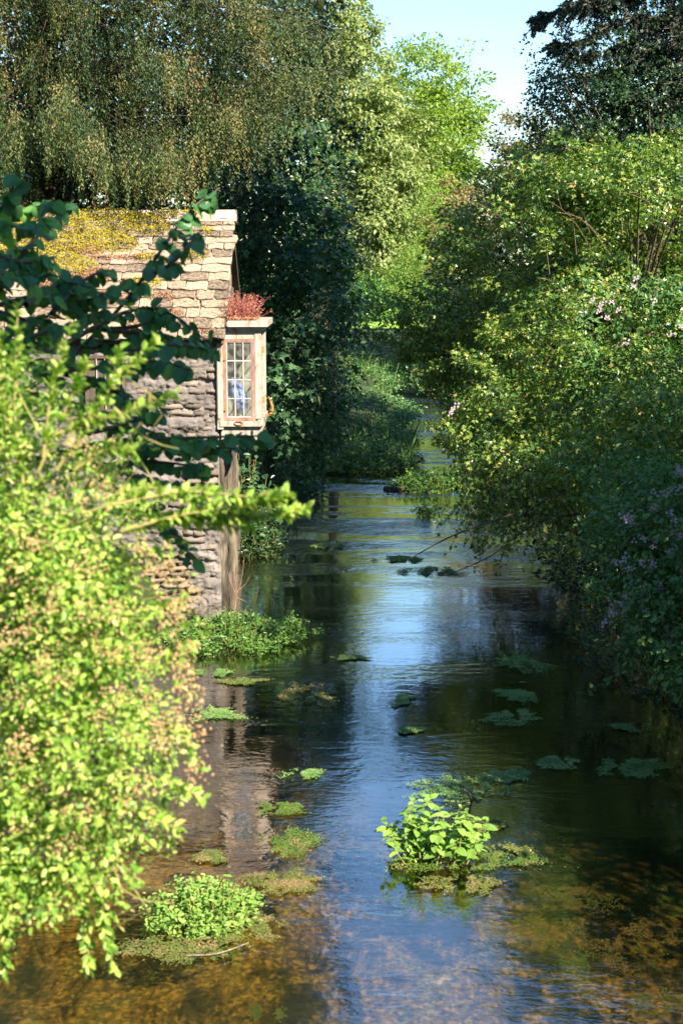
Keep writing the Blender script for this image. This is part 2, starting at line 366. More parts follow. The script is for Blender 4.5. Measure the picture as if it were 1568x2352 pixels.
# river bed
def bedmat():
    m, nt, b, out = newmat('river_gravel'); N = nt.nodes; L = nt.links
    tc = N.new('ShaderNodeTexCoord'); mp = N.new('ShaderNodeMapping'); mp.inputs['Scale'].default_value = (1.7, .8, 1); L.new(tc.outputs['Object'], mp.inputs[0])
    n1 = N.new('ShaderNodeTexNoise'); n1.inputs['Scale'].default_value = 1.3; n1.inputs['Detail'].default_value = 9; n1.inputs['Roughness'].default_value = .7; n1.inputs['Distortion'].default_value = .6
    L.new(mp.outputs[0], n1.inputs['Vector'])
    r = ramp(nt, n1.outputs[0], [(.32, (.008, .008, .004)), (.45, (.035, .03, .008)), (.54, (.19, .13, .026)), (.61, (.13, .12, .025)), (.74, (.42, .30, .12))])
    n2 = N.new('ShaderNodeTexNoise'); n2.inputs['Scale'].default_value = 14; n2.inputs['Detail'].default_value = 4; L.new(mp.outputs[0], n2.inputs['Vector'])
    vo = N.new('ShaderNodeTexVoronoi'); vo.inputs['Scale'].default_value = 24; L.new(tc.outputs['Object'], vo.inputs['Vector'])
    vh = N.new('ShaderNodeSeparateXYZ'); L.new(vo.outputs['Color'], vh.inputs[0])
    va = N.new('ShaderNodeMath'); va.operation = 'MULTIPLY_ADD'; L.new(vh.outputs[0], va.inputs[0]); va.inputs[1].default_value = .5; L.new(n2.outputs[0], va.inputs[2])
    r2 = ramp(nt, va.outputs[0], [(.4, (.35, .35, .35)), (.8, (1.2, 1.2, 1.2)), (1.0, (2.4, 2.2, 2.0))])
    mx = N.new('ShaderNodeMixRGB'); mx.blend_type = 'MULTIPLY'; mx.inputs[0].default_value = .9
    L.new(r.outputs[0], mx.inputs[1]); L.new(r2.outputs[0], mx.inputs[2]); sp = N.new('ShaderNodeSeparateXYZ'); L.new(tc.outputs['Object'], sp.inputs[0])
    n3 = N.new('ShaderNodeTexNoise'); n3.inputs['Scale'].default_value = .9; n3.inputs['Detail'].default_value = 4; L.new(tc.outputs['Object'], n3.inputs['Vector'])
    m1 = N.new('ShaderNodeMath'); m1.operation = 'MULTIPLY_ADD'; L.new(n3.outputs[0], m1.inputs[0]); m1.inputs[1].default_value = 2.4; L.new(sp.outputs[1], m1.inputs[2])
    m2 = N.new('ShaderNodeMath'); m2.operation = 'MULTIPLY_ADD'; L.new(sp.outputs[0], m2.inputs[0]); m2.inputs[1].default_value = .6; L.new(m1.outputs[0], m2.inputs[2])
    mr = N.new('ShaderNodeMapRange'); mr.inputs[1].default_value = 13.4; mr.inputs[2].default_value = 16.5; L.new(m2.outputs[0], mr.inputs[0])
    m3 = N.new('ShaderNodeMixRGB'); L.new(mr.outputs[0], m3.inputs[0]); L.new(mx.outputs[0], m3.inputs[1]); m3.inputs[2].default_value = (.022, .02, .011, 1); L.new(m3.outputs[0], b.inputs['Base Color'])  # bed colour darkened upstream and rightwards, standing in for the pool's shade
    b.inputs['Roughness'].default_value = .9; b.inputs['Specular IOR Level'].default_value = .1
    return m
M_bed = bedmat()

def watermat():
    m, nt, b, out = newmat('river_water'); N = nt.nodes; L = nt.links; N.remove(b)
    tc = N.new('ShaderNodeTexCoord')
    def nz(scale, st, det=3, dist=0.):
        mp = N.new('ShaderNodeMapping'); mp.inputs['Scale'].default_value = st; L.new(tc.outputs['Object'], mp.inputs[0])
        t = N.new('ShaderNodeTexNoise'); t.inputs['Scale'].default_value = scale; t.inputs['Detail'].default_value = det; t.inputs['Distortion'].default_value = dist
        L.new(mp.outputs[0], t.inputs['Vector']); return t.outputs[0]
    a = nz(4.5, (.7, 1.5, 1), 3, .5); c = nz(17, (.75, 1.4, 1), 2, .3)
    mk = nz(.5, (.42, 1.7, 1), 5, .9)
    rm = ramp(nt, mk, [(.50, (0,) * 3), (.62, (1,) * 3)])
    # livelier water over the shallows farther upstream
    sp = N.new('ShaderNodeSeparateXYZ'); L.new(tc.outputs['Object'], sp.inputs[0])
    mr = N.new('ShaderNodeMapRange'); mr.inputs[1].default_value = 23; mr.inputs[2].default_value = 28; mr.inputs[3].default_value = .12; mr.inputs[4].default_value = 1.2
    L.new(sp.outputs[1], mr.inputs[0])
    mu = N.new('ShaderNodeMath'); mu.operation = 'MULTIPLY_ADD'; L.new(rm.outputs[0], mu.inputs[0]); L.new(mr.outputs[0], mu.inputs[1]); mu.inputs[2].default_value = .045
    ad = N.new('ShaderNodeMath'); ad.operation = 'MULTIPLY_ADD'; L.new(c, ad.inputs[0]); ad.inputs[1].default_value = .3; L.new(a, ad.inputs[2])
    bp = N.new('ShaderNodeBump'); bp.inputs['Distance'].default_value = .06; L.new(ad.outputs[0], bp.inputs['Height']); L.new(mu.outputs[0], bp.inputs['Strength'])
    fr = N.new('ShaderNodeFresnel'); ge = N.new('ShaderNodeNewGeometry')
    io = N.new('ShaderNodeMapRange'); io.inputs[3].default_value = 1.62; io.inputs[4].default_value = 1 / 1.62; L.new(ge.outputs['Backfacing'], io.inputs[0]); L.new(io.outputs[0], fr.inputs[0]); fm = N.new('ShaderNodeMath'); fm.operation = 'MULTIPLY_ADD'; fm.use_clamp = True; fm.inputs[1].default_value = 2.9; fm.inputs[2].default_value = .04; L.new(fr.outputs[0], fm.inputs[0]); L.new(bp.outputs[0], fr.inputs['Normal'])
    gl = N.new('ShaderNodeBsdfGlossy'); gl.inputs['Roughness'].default_value = .03; L.new(bp.outputs[0], gl.inputs['Normal'])
    tr = N.new('ShaderNodeBsdfTransparent'); tr.inputs[0].default_value = (.74, .68, .5, 1)
    ms = N.new('ShaderNodeMixShader'); L.new(fm.outputs[0], ms.inputs[0]); L.new(tr.outputs[0], ms.inputs[1]); L.new(gl.outputs[0], ms.inputs[2])
    L.new(ms.outputs[0], out.inputs[0])
    return m
M_water = watermat()

def glassmat():
    m, nt, b, out = newmat('old_glass'); N = nt.nodes; L = nt.links
    fr = N.new('ShaderNodeFresnel'); ge = N.new('ShaderNodeNewGeometry')
    io = N.new('ShaderNodeMapRange'); io.inputs[3].default_value = 1.5; io.inputs[4].default_value = 1 / 1.5; L.new(ge.outputs['Backfacing'], io.inputs[0]); L.new(io.outputs[0], fr.inputs[0])
    gl = N.new('ShaderNodeBsdfGlossy'); gl.inputs['Roughness'].default_value = .06
    tr = N.new('ShaderNodeBsdfTransparent'); tr.inputs[0].default_value = (.9, .92, .9, 1)
    ms = N.new('ShaderNodeMixShader'); L.new(fr.outputs[0], ms.inputs[0]); L.new(tr.outputs[0], ms.inputs[1]); L.new(gl.outputs[0], ms.inputs[2])
    b.inputs['Base Color'].default_value = (.5, .47, .4, 1); b.inputs['Roughness'].default_value = .9
    tc = N.new('ShaderNodeTexCoord'); nz = N.new('ShaderNodeTexNoise'); nz.inputs['Scale'].default_value = 9; nz.inputs['Detail'].default_value = 8; L.new(tc.outputs['Object'], nz.inputs['Vector'])
    r = ramp(nt, nz.outputs[0], [(.42, (.03,) * 3), (.72, (.22,) * 3)])
    m2 = N.new('ShaderNodeMixShader'); L.new(r.outputs[0], m2.inputs[0]); L.new(ms.outputs[0], m2.inputs[1]); L.new(b.outputs[0], m2.inputs[2])
    L.new(m2.outputs[0], out.inputs[0])
    return m
M_glass = glassmat()

# ------------------------------------------------------------------ the setting: ground, river bed, water, lawn
YL = np.array([-30, 0, 10, 14, 18, 21, 26, 30, 35, 39, 43, 50, 57, 63, 68, 73, 400.])
XL = np.array([-5, -4.5, -4, -3.6, -3, -2.6, -2.2, -1.9, -1.4, .2, 1.8, 2.1, 1.9, 1.0, -1, -8, -8.])
XR = np.array([5, 4.6, 4.0, 3.7, 3.9, 4.6, 4.6, 4.4, 4.2, 4.1, 3.9, 3.7, 3.6, 3.4, 2.4, -6, -6.])
def ground_z(x, y):
    l = np.interp(y, YL, XL); r = np.interp(y, YL, XR)
    dist = np.maximum(l - x, x - r)                     # >0 outside the channel
    far = np.clip((y - 70) / 13, 0, 1); far = far * far * (3 - 2 * far)
    H = .85 + .7 * np.clip(dist / 8, 0, 1) + 0 * y
    t = np.clip(dist / 1.3 + .35, 0, 1); t = t * t * (3 - 2 * t)
    z = -1.0 + (1.0 + H) * t
    return z * (1 - far) + 1.5 * far
xs = np.unique(np.concatenate([np.linspace(-220, -14, 30), np.linspace(-14, 14, 90), np.linspace(14, 220, 30)]))
ys = np.unique(np.concatenate([np.linspace(-40, 100, 130), np.linspace(100, 420, 20)]))
gx, gy = np.meshgrid(xs, ys); gz = ground_z(gx, gy)
pp = np.stack([gx, gy, gz], -1).reshape(-1, 3)
bump_ = fbm(pp * [.7, .7, 0], 4, 3) * .12 * (pp[:, 2] > -.5) * (pp[:, 1] < 80)
pp[:, 2] += bump_
def gridF(ny, nx):
    i = np.arange(ny - 1)[:, None] * nx; j = np.arange(nx - 1)[None]
    return np.stack([i + j, i + j + 1, i + nx + j + 1, i + nx + j], -1).reshape(-1, 4)
def flat(x0, x1, y0, y1, nx, ny, zf):
    a, b = np.meshgrid(np.linspace(x0, x1, nx), np.linspace(y0, y1, ny)); v = np.stack([a, b, zf(a, b)], -1).reshape(-1, 3)
    return v, gridF(ny, nx)
o = bpy.data.objects.new('ground', mesh('ground', [(pp, gridF(len(ys), len(xs)))], M_soil, True)); COL.objects.link(o); tag(o, kind='structure')
def zb(a, b):
    q = np.stack([a, b, 0 * a], -1).reshape(-1, 3)
    return (-.42 + .10 * fbm(q * .9, 4, 9)).reshape(a.shape)
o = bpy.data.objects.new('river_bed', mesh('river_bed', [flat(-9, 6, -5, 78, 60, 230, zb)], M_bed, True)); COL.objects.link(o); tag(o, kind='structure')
o = bpy.data.objects.new('river', mesh('river', [flat(-9, 6.5, -5, 79, 4, 4, lambda a, b: 0 * a)], M_water)); COL.objects.link(o); tag(o, kind='structure')
o = bpy.data.objects.new('lawn', mesh('lawn', [flat(-22, 26, 86.5, 97, 8, 8, lambda a, b: 1.58 + 0 * a)], M_lawn)); COL.objects.link(o); tag(o, kind='structure')

# ------------------------------------------------------------------ the cottage
CX, CY = -1.9, 22.0                                  # near river-side corner
ct = thing('stone_cottage', 'old stone cottage with mossy stone-slate roof standing in the river edge', 'cottage', (CX - 3, CY + 2.2, -.4))
EZ, RZ, EY, RY = P(525, 782, 21.78)[2], P(535, 492, 24.1)[2], 21.78, 24.1
LEFT = -9.6
# front wall: rough grid, real relief
def rough_wall(x0, x1, z0, z1, nx, nz, amp, seed, st):
    a, b = np.meshgrid(np.linspace(x0, x1, nx), np.linspace(z0, z1, nz))
    q = np.stack([a * st[0], 0 * a, b * st[1]], -1).reshape(-1, 3)
    r = fbm(q, 5, seed) + .45 * np.abs(fbm(q * 2.3, 3, seed + 7))
    return a, b, (amp * r).reshape(a.shape)
def rubble(a, b, seed):
    sh = a.shape; q = np.stack([a, 0 * a, b], -1).reshape(-1, 3)
    x = q[:, 0] + .12 * fbm(q * 5, 3, seed); z_ = q[:, 2] + .10 * fbm(q * [2.6, 1, 3], 4, seed + 5)
    rows = np.cumsum(np.random.default_rng(seed).uniform(.07, .17, 80)) - 1.0; ri = np.searchsorted(rows, z_)
    lo_, hi_ = rows[np.clip(ri - 1, 0, 79)], rows[np.clip(ri, 0, 79)]
    wd = np.random.default_rng(seed + 1).uniform(.14, .42, 81)[np.clip(ri, 0, 80)]; u = x / wd + ri * .37; iu = np.floor(u)
    hsh = vnoise(np.stack([iu * 3.7, ri * 5.3, 0 * u], -1) + .5, seed + 2)
    dx = np.minimum(u - iu, 1 - u + iu) * wd; dz = np.minimum(z_ - lo_, hi_ - z_)
    pil = np.clip(np.minimum(dx, dz) / .04, 0, 1) ** .6
    mask = np.clip(.35 + 1.5 * fbm(q * [1.1, 1, 1.5], 3, seed + 9), .12, 1)
    h = mask * pil * (.05 + .035 * hsh) + .075 * fbm(q * [3, 1, 7], 5, seed + 3) + .055 * np.abs(fbm(q * [11, 1, 20], 3, seed + 4))
    return h.reshape(sh)
WXS = np.unique(np.concatenate([np.linspace(LEFT, -4.4, 30), np.linspace(-4.4, CX, 130)])); WZS = np.linspace(-.6, EZ + .05, 230)
a, b = np.meshgrid(WXS, WZS); dd = rubble(a, b, 4)
edge = np.clip((CX - a) / .06, 0, 1)
V = np.stack([a, CY - dd * edge, b], -1).reshape(-1, 3)
fw = part('front_wall', [(V, gridF(len(WZS), len(WXS)))], M_wall, ct, True)
# exposed courses of stones: low on the left, and by the corner under the bay
def stone_mesh(seed):
    r = np.random.default_rng(seed); n = 9
    u, v = np.meshgrid(np.linspace(-1, 1, 5), np.linspace(-1, 1, 4))
    ed = np.maximum(np.abs(u), np.abs(v))
    yy = -.5 * (1 - ed ** 6) + r.normal(size=u.shape) * .06
    V = np.stack([u * .5 + r.normal(size=u.shape) * .04, yy, v * .5 + r.normal(size=u.shape) * .07], -1).reshape(-1, 3)
    Vb = V.copy(); Vb[:, 1] = .5
    F = gridF(4, 5)
    rim = [0, 1, 2, 3, 4, 9, 14, 19, 18, 17, 16, 15, 10, 5]
    F2 = np.array([[rim[i], rim[(i + 1) % 14], rim[(i + 1) % 14] + 20, rim[i] + 20] for i in range(14)])
    return mesh('stone', [(np.vstack([V, Vb]), np.vstack([F, F2[:, ::-1]]))], M_stone, True)
SM = [stone_mesh(i) for i in range(6)]
def stone_patch(px0, px1, py0, py1, rows, wmin, wmax, parent, proud=.06, skip=0.):
    for k in range(rows):
        zt = P(500, py0 + (py1 - py0) * k / rows, 22)[2]; zb_ = P(500, py0 + (py1 - py0) * (k + 1) / rows, 22)[2]
        x = P(px0, py0, 22)[0] + rng.random() * .1; xe = P(px1, py0, 22)[0]
        while x < xe - .08:
            ww = wmin + rng.random() * (wmax - wmin); ww = min(ww, xe - x)
            h = (zt - zb_) * (.82 + .1 * rng.random())
            M = Matrix.Translation((x + ww / 2, CY - proud, (zt + zb_) / 2)) @ Matrix.Rotation(rng.normal() * .02, 4, 'Y') @ Matrix.Diagonal((ww * .95,   .2 if proud > .02 else .10, h, 1))
            x += ww
            if rng.random() < skip: continue
            inst('stone', SM[rng.integers(6)], M, parent)
stone_patch(300, 498, 806, 1060, 15, .12, .42, fw, .0, .5)
stone_patch(300, 498, 1135, 1265, 8, .14, .44, fw, .0, .5)
stone_patch(300, 440, 1268, 1350, 6, .18, .5, fw)
stone_patch(420, 502, 1062, 1130, 4, .22, .4, fw, .05)
stone_patch(330, 470, 1345, 1400, 3, .3, .6, fw, .03)
# gable wall (faces the river), grooved relief
a, b = np.meshgrid(np.linspace(CY, CY + 4.3, 90), np.linspace(-.6, RZ - .12, 120))
q = np.stack([a * 4.5, 0 * a, b * 1.2], -1).reshape(-1, 3)
g = (.10 * fbm(q * [1.5, 1, 1], 4, 21) + .04 * np.abs(fbm(q * [5, 1, 2], 3, 22))).reshape(a.shape)
lim = EZ + .02 + np.clip(1 - np.abs(a - RY) / (RY - EY), 0, 1) * (RZ - EZ) - .1
V = np.stack([CX + g - (a - CY) * .008, a, np.minimum(b, lim)], -1).reshape(-1, 3)
gw = part('gable_wall', [(V, gridF(120, 90))], M_gable, ct, True)
part('back_wall', [box(LEFT, CX - .1, CY + 4.2, CY + 4.3, -.6, EZ)], M_wall, ct)
part('end_wall', [box(LEFT, LEFT + .1, CY, CY + 4.2, -.6, EZ)], M_wall, ct)
# small window deep in the front wall, behind the hazel
wx = P(245, 880, 22); wn = part('window', [box(wx[0] - .28, wx[0] + .30, CY - .13, CY - .05, wx[2] - .42, wx[2] + .42)], M_under, ct)
part('frame', [box(wx[0] - .30, wx[0] - .25, CY - .17, CY - .1, wx[2] - .44, wx[2] + .44), box(wx[0] + .27, wx[0] + .32, CY - .17, CY - .1, wx[2] - .44, wx[2] + .44),
               box(wx[0] - .25, wx[0] + .27, CY - .165, CY - .1, wx[2] + .39, wx[2] + .43), box(wx[0] - .25, wx[0] + .27, CY - .165, CY - .1, wx[2] - .43, wx[2] - .39)], M_bark, wn)
for k in range(3):
    part('glazing_bar', [box(wx[0] - .25 + .13 * (k + 1) - .005, wx[0] - .25 + .13 * (k + 1) + .005, CY - .16, CY - .125, wx[2] - .39, wx[2] + .39)], M_lead, wn)
# roof body
VX = CX + .15
yb = 2 * RY - EY
V = np.array([[LEFT - .1, EY + .06, EZ - .05], [VX - .05, EY + .06, EZ - .05], [VX - .05, RY, RZ - .06], [LEFT - .1, RY, RZ - .06], [LEFT - .1, yb, EZ - .05], [VX - .05, yb, EZ - .05],
              [LEFT - .1, EY + .16, EZ - .05], [VX - .05, EY + .16, EZ - .05], [VX - .05, RY, RZ - .2], [LEFT - .1, RY, RZ - .2], [LEFT - .1, yb - .1, EZ - .05], [VX - .05, yb - .1, EZ - .05]], float)
F = np.array([[0, 1, 2, 3], [3, 2, 5, 4], [6, 9, 8, 7], [9, 10, 11, 8], [0, 6, 7, 1], [4, 5, 11, 10], [1, 7, 8, 2], [2, 8, 11, 5], [0, 3, 9, 6], [3, 4, 10, 9]])
roof = part('roof', [(V, F)], M_under, ct)
sd = unit(np.array([0, RY - EY, RZ - EZ])); sn = np.array([0, -sd[2], sd[1]]); SL = math.hypot(RY - EY, RZ - EZ)
def slate_mesh(seed):
    r = np.random.default_rng(seed)
    u, v = np.meshgrid(np.linspace(-.5, .5, 5), np.linspace(0, 1, 3))
    ju = r.normal(size=u.shape) * .022; jv = r.normal(size=u.shape) * .05
    top = np.stack([u + ju, v + jv, .5 + r.normal(size=u.shape) * .14], -1).reshape(-1, 3)
    bot = top * [1, 1, 0] + [0, 0, -.5]; bot[:5, 1] += .02
    F = gridF(3, 5); rim = [0, 1, 2, 3, 4, 9, 14, 13, 12, 11, 10, 5]
    F2 = np.array([[rim[i], rim[i] + 15, rim[(i + 1) % 12] + 15, rim[(i + 1) % 12]] for i in range(12)])
    return mesh('slate', [(np.vstack([top, bot]), np.vstack([F, F2]))], M_slate)
SLM = [slate_mesh(100 + i) for i in range(10)]
NC = 16; ex = np.linspace(.255, .135, NC); ex *= (SL - .05) / ex.sum(); s = -.04; nsl = 0
XMIN = -6.4
for k in range(NC):
    x = VX + rng.normal() * .018; th = .036 if k < 8 else .03
    while x > XMIN:
        ww = (.33 if k < 9 else .26) * (.62 + .8 * rng.random())
        if x - ww < XMIN - .3: break
        L = ex[k] * 1.55
        c = np.array([x - ww / 2, EY, EZ]) + sd * (s + rng.normal() * .010) + sn * (.05 + .012 * rng.random())
        tl = rng.normal() * .02
        R = np.eye(4); a0 = 0.13 + rng.normal() * .02
        yv = sd * cos(a0) - sn * sin(a0); zv = sn * cos(a0) + sd * sin(a0); xv = np.array([1, 0, 0.])
        xr = xv * cos(tl) + yv * sin(tl); yr = yv * cos(tl) - xv * sin(tl)
        R[:3, 0] = xr * (ww - .012); R[:3, 1] = yr * L; R[:3, 2] = zv * th * (.8 + .6 * rng.random()); R[:3, 3] = c
        inst('slate', SLM[rng.integers(10)], R, roof); nsl += 1; x -= ww
    s += ex[k]
# far left and back of the roof: courses joined (hidden behind the trees)
pl = []; s = -.04
for k in range(NC):
    x = XMIN
    c0 = np.array([0, EY, EZ]) + sd * s + sn * .03; c1 = np.array([0, EY, EZ]) + sd * (s + ex[k] * 1.4) + sn * .02
    pl.append((np.array([[LEFT, *c0[1:]], [XMIN + .1, *c0[1:]], [XMIN + .1, *c1[1:]], [LEFT, *c1[1:]], [LEFT, c0[1], c0[2] - .03], [XMIN + .1, c0[1], c0[2] - .03]]), np.array([[0, 1, 2, 3], [4, 5, 1, 0]])))
    s += ex[k]
part('slate_courses', pl, M_slate, roof, kind='stuff')
# ridge stones: bent saddle pieces
def ridge_piece(x0, x1, dz, parent):
    w_ = .24; t = .05; pr = []
    prof = [(-w_, -.155), (-.05, .028), (.05, .028), (w_, -.155), (w_ - .04, -.2), (0, -.05), (-w_ + .04, -.2)]
    n = len(prof); jit = rng.normal(size=(2, n, 2)) * .006
    V = []
    for e, xx in enumerate((x0, x1)):
        for i, (yy, zz) in enumerate(prof): V.append([xx + rng.normal() * .006, RY + yy + jit[e, i, 0], RZ + zz + .03 + dz + jit[e, i, 1]])
    F4 = [[i, (i + 1) % n, n + (i + 1) % n, n + i] for i in range(n)]
    o = part('ridge_stone', [(np.array(V), np.array(F4)[:, ::-1]), (np.array(V), np.array([[0, 1, 5], [0, 5, 6], [1, 2, 5], [2, 3, 5], [3, 4, 5]])), (np.array(V), np.array([[7, 12, 8], [7, 13, 12], [8, 12, 9], [9, 12, 10], [10, 12, 11]]))], M_ridge, parent)
    return o
x = VX + .02; k = 0
for ln in (.87, .80, .72, .74, .70, .8, .8, .8, .8, .7):
    if x - ln < LEFT - .3: break
    ridge_piece(x - ln + .008, x, -.0022 * k + rng.normal() * .006, roof); x -= ln; k += 1
# moss and stonecrop on the slope: masks in (x, slope) space
def roof_pt(x, s, h=0.0):
    return np.stack([x, EY + sd[1] * s + sn[1] * h, EZ + sd[2] * s + sn[2] * h], -1)
def px_to_roof(px, py):
    u = (px - 784) / FPX; v = (1176 - py) / FPX
    d = np.array([u, cos(PITCH) + v * sin(PITCH), -sin(PITCH) + v * cos(PITCH)])
    p0 = np.array([0, EY, EZ]); t = ((p0 - CAM) @ sn) / (d @ sn); q = CAM + d * t
    return q[0], (q - p0) @ sd
def patchy(blobs, thr, seed, amp=.55, n=90000):
    x = rng.uniform(-6.3, VX - .02, n); s_ = rng.uniform(0, SL - .03, n)
    f = np.full(n, -1.)
    for (px, py, rx, rs) in blobs:
        cx, cs = px_to_roof(px, py); f = np.maximum(f, 1 - ((x - cx) / rx) ** 2 - ((s_ - cs) / rs) ** 2)
    f = f + .15 + amp * fbm(np.stack([x * 4, s_ * 5, 0 * x], -1), 4, seed)
    k = f > thr; return x[k], s_[k], np.clip(f[k] - thr, 0, 1)
moss_b = [(190, 520, .55, .35), (290, 520, .55, .32), (230, 560, .7, .35), (340, 530, .35, .25), (120, 530, .4, .5), (445, 592, .24, .16), (400, 500, .45, .1), (480, 540, .1, .1), (330, 660, .3, .14), (60, 560, .5, .5), (170, 620, .4, .25), (340, 600, .2, .1), (250, 500, .6, .12), (100, 600, .5, .5)]
sed_b = [(200, 580, .35, .14), (220, 640, .35, .2), (250, 690, .4, .14), (370, 690, .25, .10), (390, 728, .22, .08), (330, 745, .4, .1), (280, 600, .5, .06), (120, 660, .5, .3), (470, 770, .2, .04), (180, 700, .4, .2)]
for blobs, nm, mt, seed, hgt, thr in ((moss_b, 'moss', M_moss, 31, .10, .15), (sed_b, 'stonecrop', M_sedum, 57, .06, .2)):
    x, s_, f = patchy(blobs, thr, seed); k = rng.random(len(x)) < .62; x, s_, f = x[k], s_[k], f[k]
    lump = .5 + .5 * fbm(np.stack([x * 14, s_ * 14, 0 * x], -1), 2, 5)
    p = roof_pt(x, s_, .055 + np.minimum(f, .5) * hgt * 1.6 * (.4 + lump))
    part(nm, [leaves(p, rvec(len(p)) + sn * .9, rvec(len(p)) + sn, .022 + .014 * rng.random(len(p)), T_DIA)], mt, roof, kind='stuff')
x = rng.uniform(-6.2, VX, 9000); yy = rng.uniform(-.22, -.04, 9000)
f = fbm(np.stack([x * 2.2, yy * 6, 0 * x], -1), 3, 88) + np.where(yy < -.13, .25, -.05) - np.clip((x + 3.2) * .5, 0, 1)
k = f > .12; p = np.stack([x, RY + yy, RZ + .045 - (np.abs(yy) - .05) * .9], -1)[k]
part('ridge_moss', [leaves(p, rvec(len(p)) + [0, -.4, .6], rvec(len(p)) + [0, -.5, .5], .028, T_DIA)], M_moss, roof, kind='stuff')
# ---- bay window hung on the gable by the near corner
bx0, bx1 = CX - .02, P(600, 870, 22.08)[0]; by0, by1 = CY + .03, CY + 1.35
def Z(py): return P(560, py, CY)[2]
def X(px): return P(px, 870, CY)[0]
bay = part('bay_window', [box(bx0 - .1, bx1 - .03, by1 - .06, by1, Z(985), Z(748)), box(bx0, bx1 - .03, by0 + .06, by1 - .06, Z(985), Z(978)), box(CX - .12, CX + .06, by0 + .02, by1, Z(985), Z(748))], M_inside, ct)
capz0, capz1 = Z(750), Z(736)
part('cap', [box(X(526), X(617), CY - .14, by1 + .1, capz0, capz1), box(X(526), X(609), CY - .075, by1 + .06, Z(757), capz0 - .002), box(X(525), X(602), CY - .03, by1 + .03, Z(763), Z(757) - .002)], M_paint, bay)
part('frieze', [box(X(517), X(590), CY - .012, CY + .05, Z(779), Z(763) - .002), box(bx1 - .06, bx1 - .01, CY + .05, by1, Z(779), Z(763) - .002)], M_paint, bay)
part('corner_post', [box(X(586.5), X(601), CY - .03, CY + .07, Z(961), Z(763) - .004)], M_paint, bay)
part('jamb', [box(X(499), X(513), CY - .085, CY + .03, Z(985), Z(779)), box(X(501), X(508), CY - .10, CY - .085, Z(960), Z(800))], M_paint, bay)
part('casement_frame', [box(X(513), X(521), CY - .05, CY, Z(966), Z(779) - .003), box(X(578.5), X(586), CY - .05, CY, Z(966), Z(779) - .003),
                        box(X(521), X(578.5), CY - .048, CY, Z(785), Z(779) - .003), box(X(521), X(578.5), CY - .048, CY, Z(966), Z(958))], M_redpaint, bay)
gx0, gx1, gz0, gz1 = X(521), X(578.5), Z(958), Z(785)
pw, ph = (gx1 - gx0) / 3, (gz1 - gz0) / 4
for i in range(3):
    for j in range(4):
        part('pane', [box(gx0 + i * pw + .004, gx0 + (i + 1) * pw - .004, CY - .026, CY - .021, gz0 + j * ph + .004, gz0 + (j + 1) * ph - .004)], M_glass, bay)
for i in (1, 2): part('glazing_bar', [box(gx0 + i * pw - .007, gx0 + i * pw + .007, CY - .04, CY - .012, gz0, gz1)], M_lead, bay)
for j in (1, 2, 3): part('glazing_bar', [box(gx0, gx1, CY - .037, CY - .014, gz0 + j * ph - .008, gz0 + j * ph + .008)], M_lead, bay)
part('inner_trim', [box(gx0, gx0 + .012, CY - .04, CY - .012, gz0, gz1), box(gx1 - .012, gx1, CY - .04, CY - .012, gz0, gz1), box(gx0 + .012, gx1 - .012, CY - .039, CY - .012, gz1 - .012, gz1), box(gx0 + .012, gx1 - .012, CY - .039, CY - .012, gz0, gz0 + .012)], M_lead, bay)
part('sill', [box(X(505), X(599), CY - .10, CY + .08, Z(978), Z(966) - .003), box(bx1 - .05, bx1 + .035, CY - .08, by1, Z(976), Z(963))], M_paint, bay)
part('apron_board', [box(X(507), X(592), CY - .03, CY + .02, Z(1010), Z(978) - .003), box(bx1 - .05, bx1 - .01, CY + .02, by1, Z(998), Z(976) - .003)], M_paint, bay)
# river face of the bay: a casement of its own with two mullions
fz0, fz1 = Z(962), Z(764)
for yy in (by0 + .06, by0 + .62, by1 - .1): part('mullion', [box(bx1 - .045, bx1 + .012, yy, yy + .07, fz0, fz1)], M_paint, bay)
for y0_, y1_ in ((by0 + .14, by0 + .61), (by0 + .70, by1 - .11)):
    part('river_pane', [box(bx1 - .02, bx1 - .015, y0_, y1_, fz0 + .03, fz1 - .03)], M_glass, bay)
    part('glazing_bar', [box(bx1 - .03, bx1 - .005, y0_, y1_, fz0 + (fz1 - fz0) * t - .008, fz0 + (fz1 - fz0) * t + .008) for t in (.25, .5, .75)], M_lead, bay)
for pz in (818, 934):
    part('hinge', [box(X(510), X(519), CY - .075, CY - .052, Z(pz + 9), Z(pz - 6))], M_rust, bay)
    part('hinge_pin', [box(bx1 + .012, bx1 + .055, CY - .01, CY + .03, Z(pz - 8), Z(pz - 22))], M_rust, bay)
an = np.linspace(0, 2 * pi, 15)
ring = np.stack([X(548) + .065 * np.cos(an), np.full(15, CY - .115), Z(969) + .028 * np.sin(an) - .01], -1)
part('stay_ring', [tube(ring, .007, 5)], M_rust, bay)
# bracket timber below the bay
part('bracket', [box(bx0, bx1 - .12, CY + .25, CY + .36, Z(1005), Z(987))], M_bark, bay)
# curled rusty iron strip at the sill corner
c0 = P(606, 950, 22.15)
st = curve([c0 + [0, 0, -.06], c0 + [.09, 0, -.02], c0 + [.13, .01, .07], c0 + [.115, .0, .16], c0 + [.075, 0, .27]], 14)
V, F = tube(st, np.array([.005, .008, .012, .018, .024, .028, .03, .028, .024, .018, .012, .008, .006, .005, .004, .003][:len(st)]), 6)
hk = part('iron_strip', [(V, F), tube(curve([c0 + [.02, 0, -.02], c0 + [.12, -.02, -.005], c0 + [.17, -.03, .0]], 6), .008, 5)], M_rust)
tag(hk, 'curled rusty strip sticking out from the bay window sill', 'iron strip')
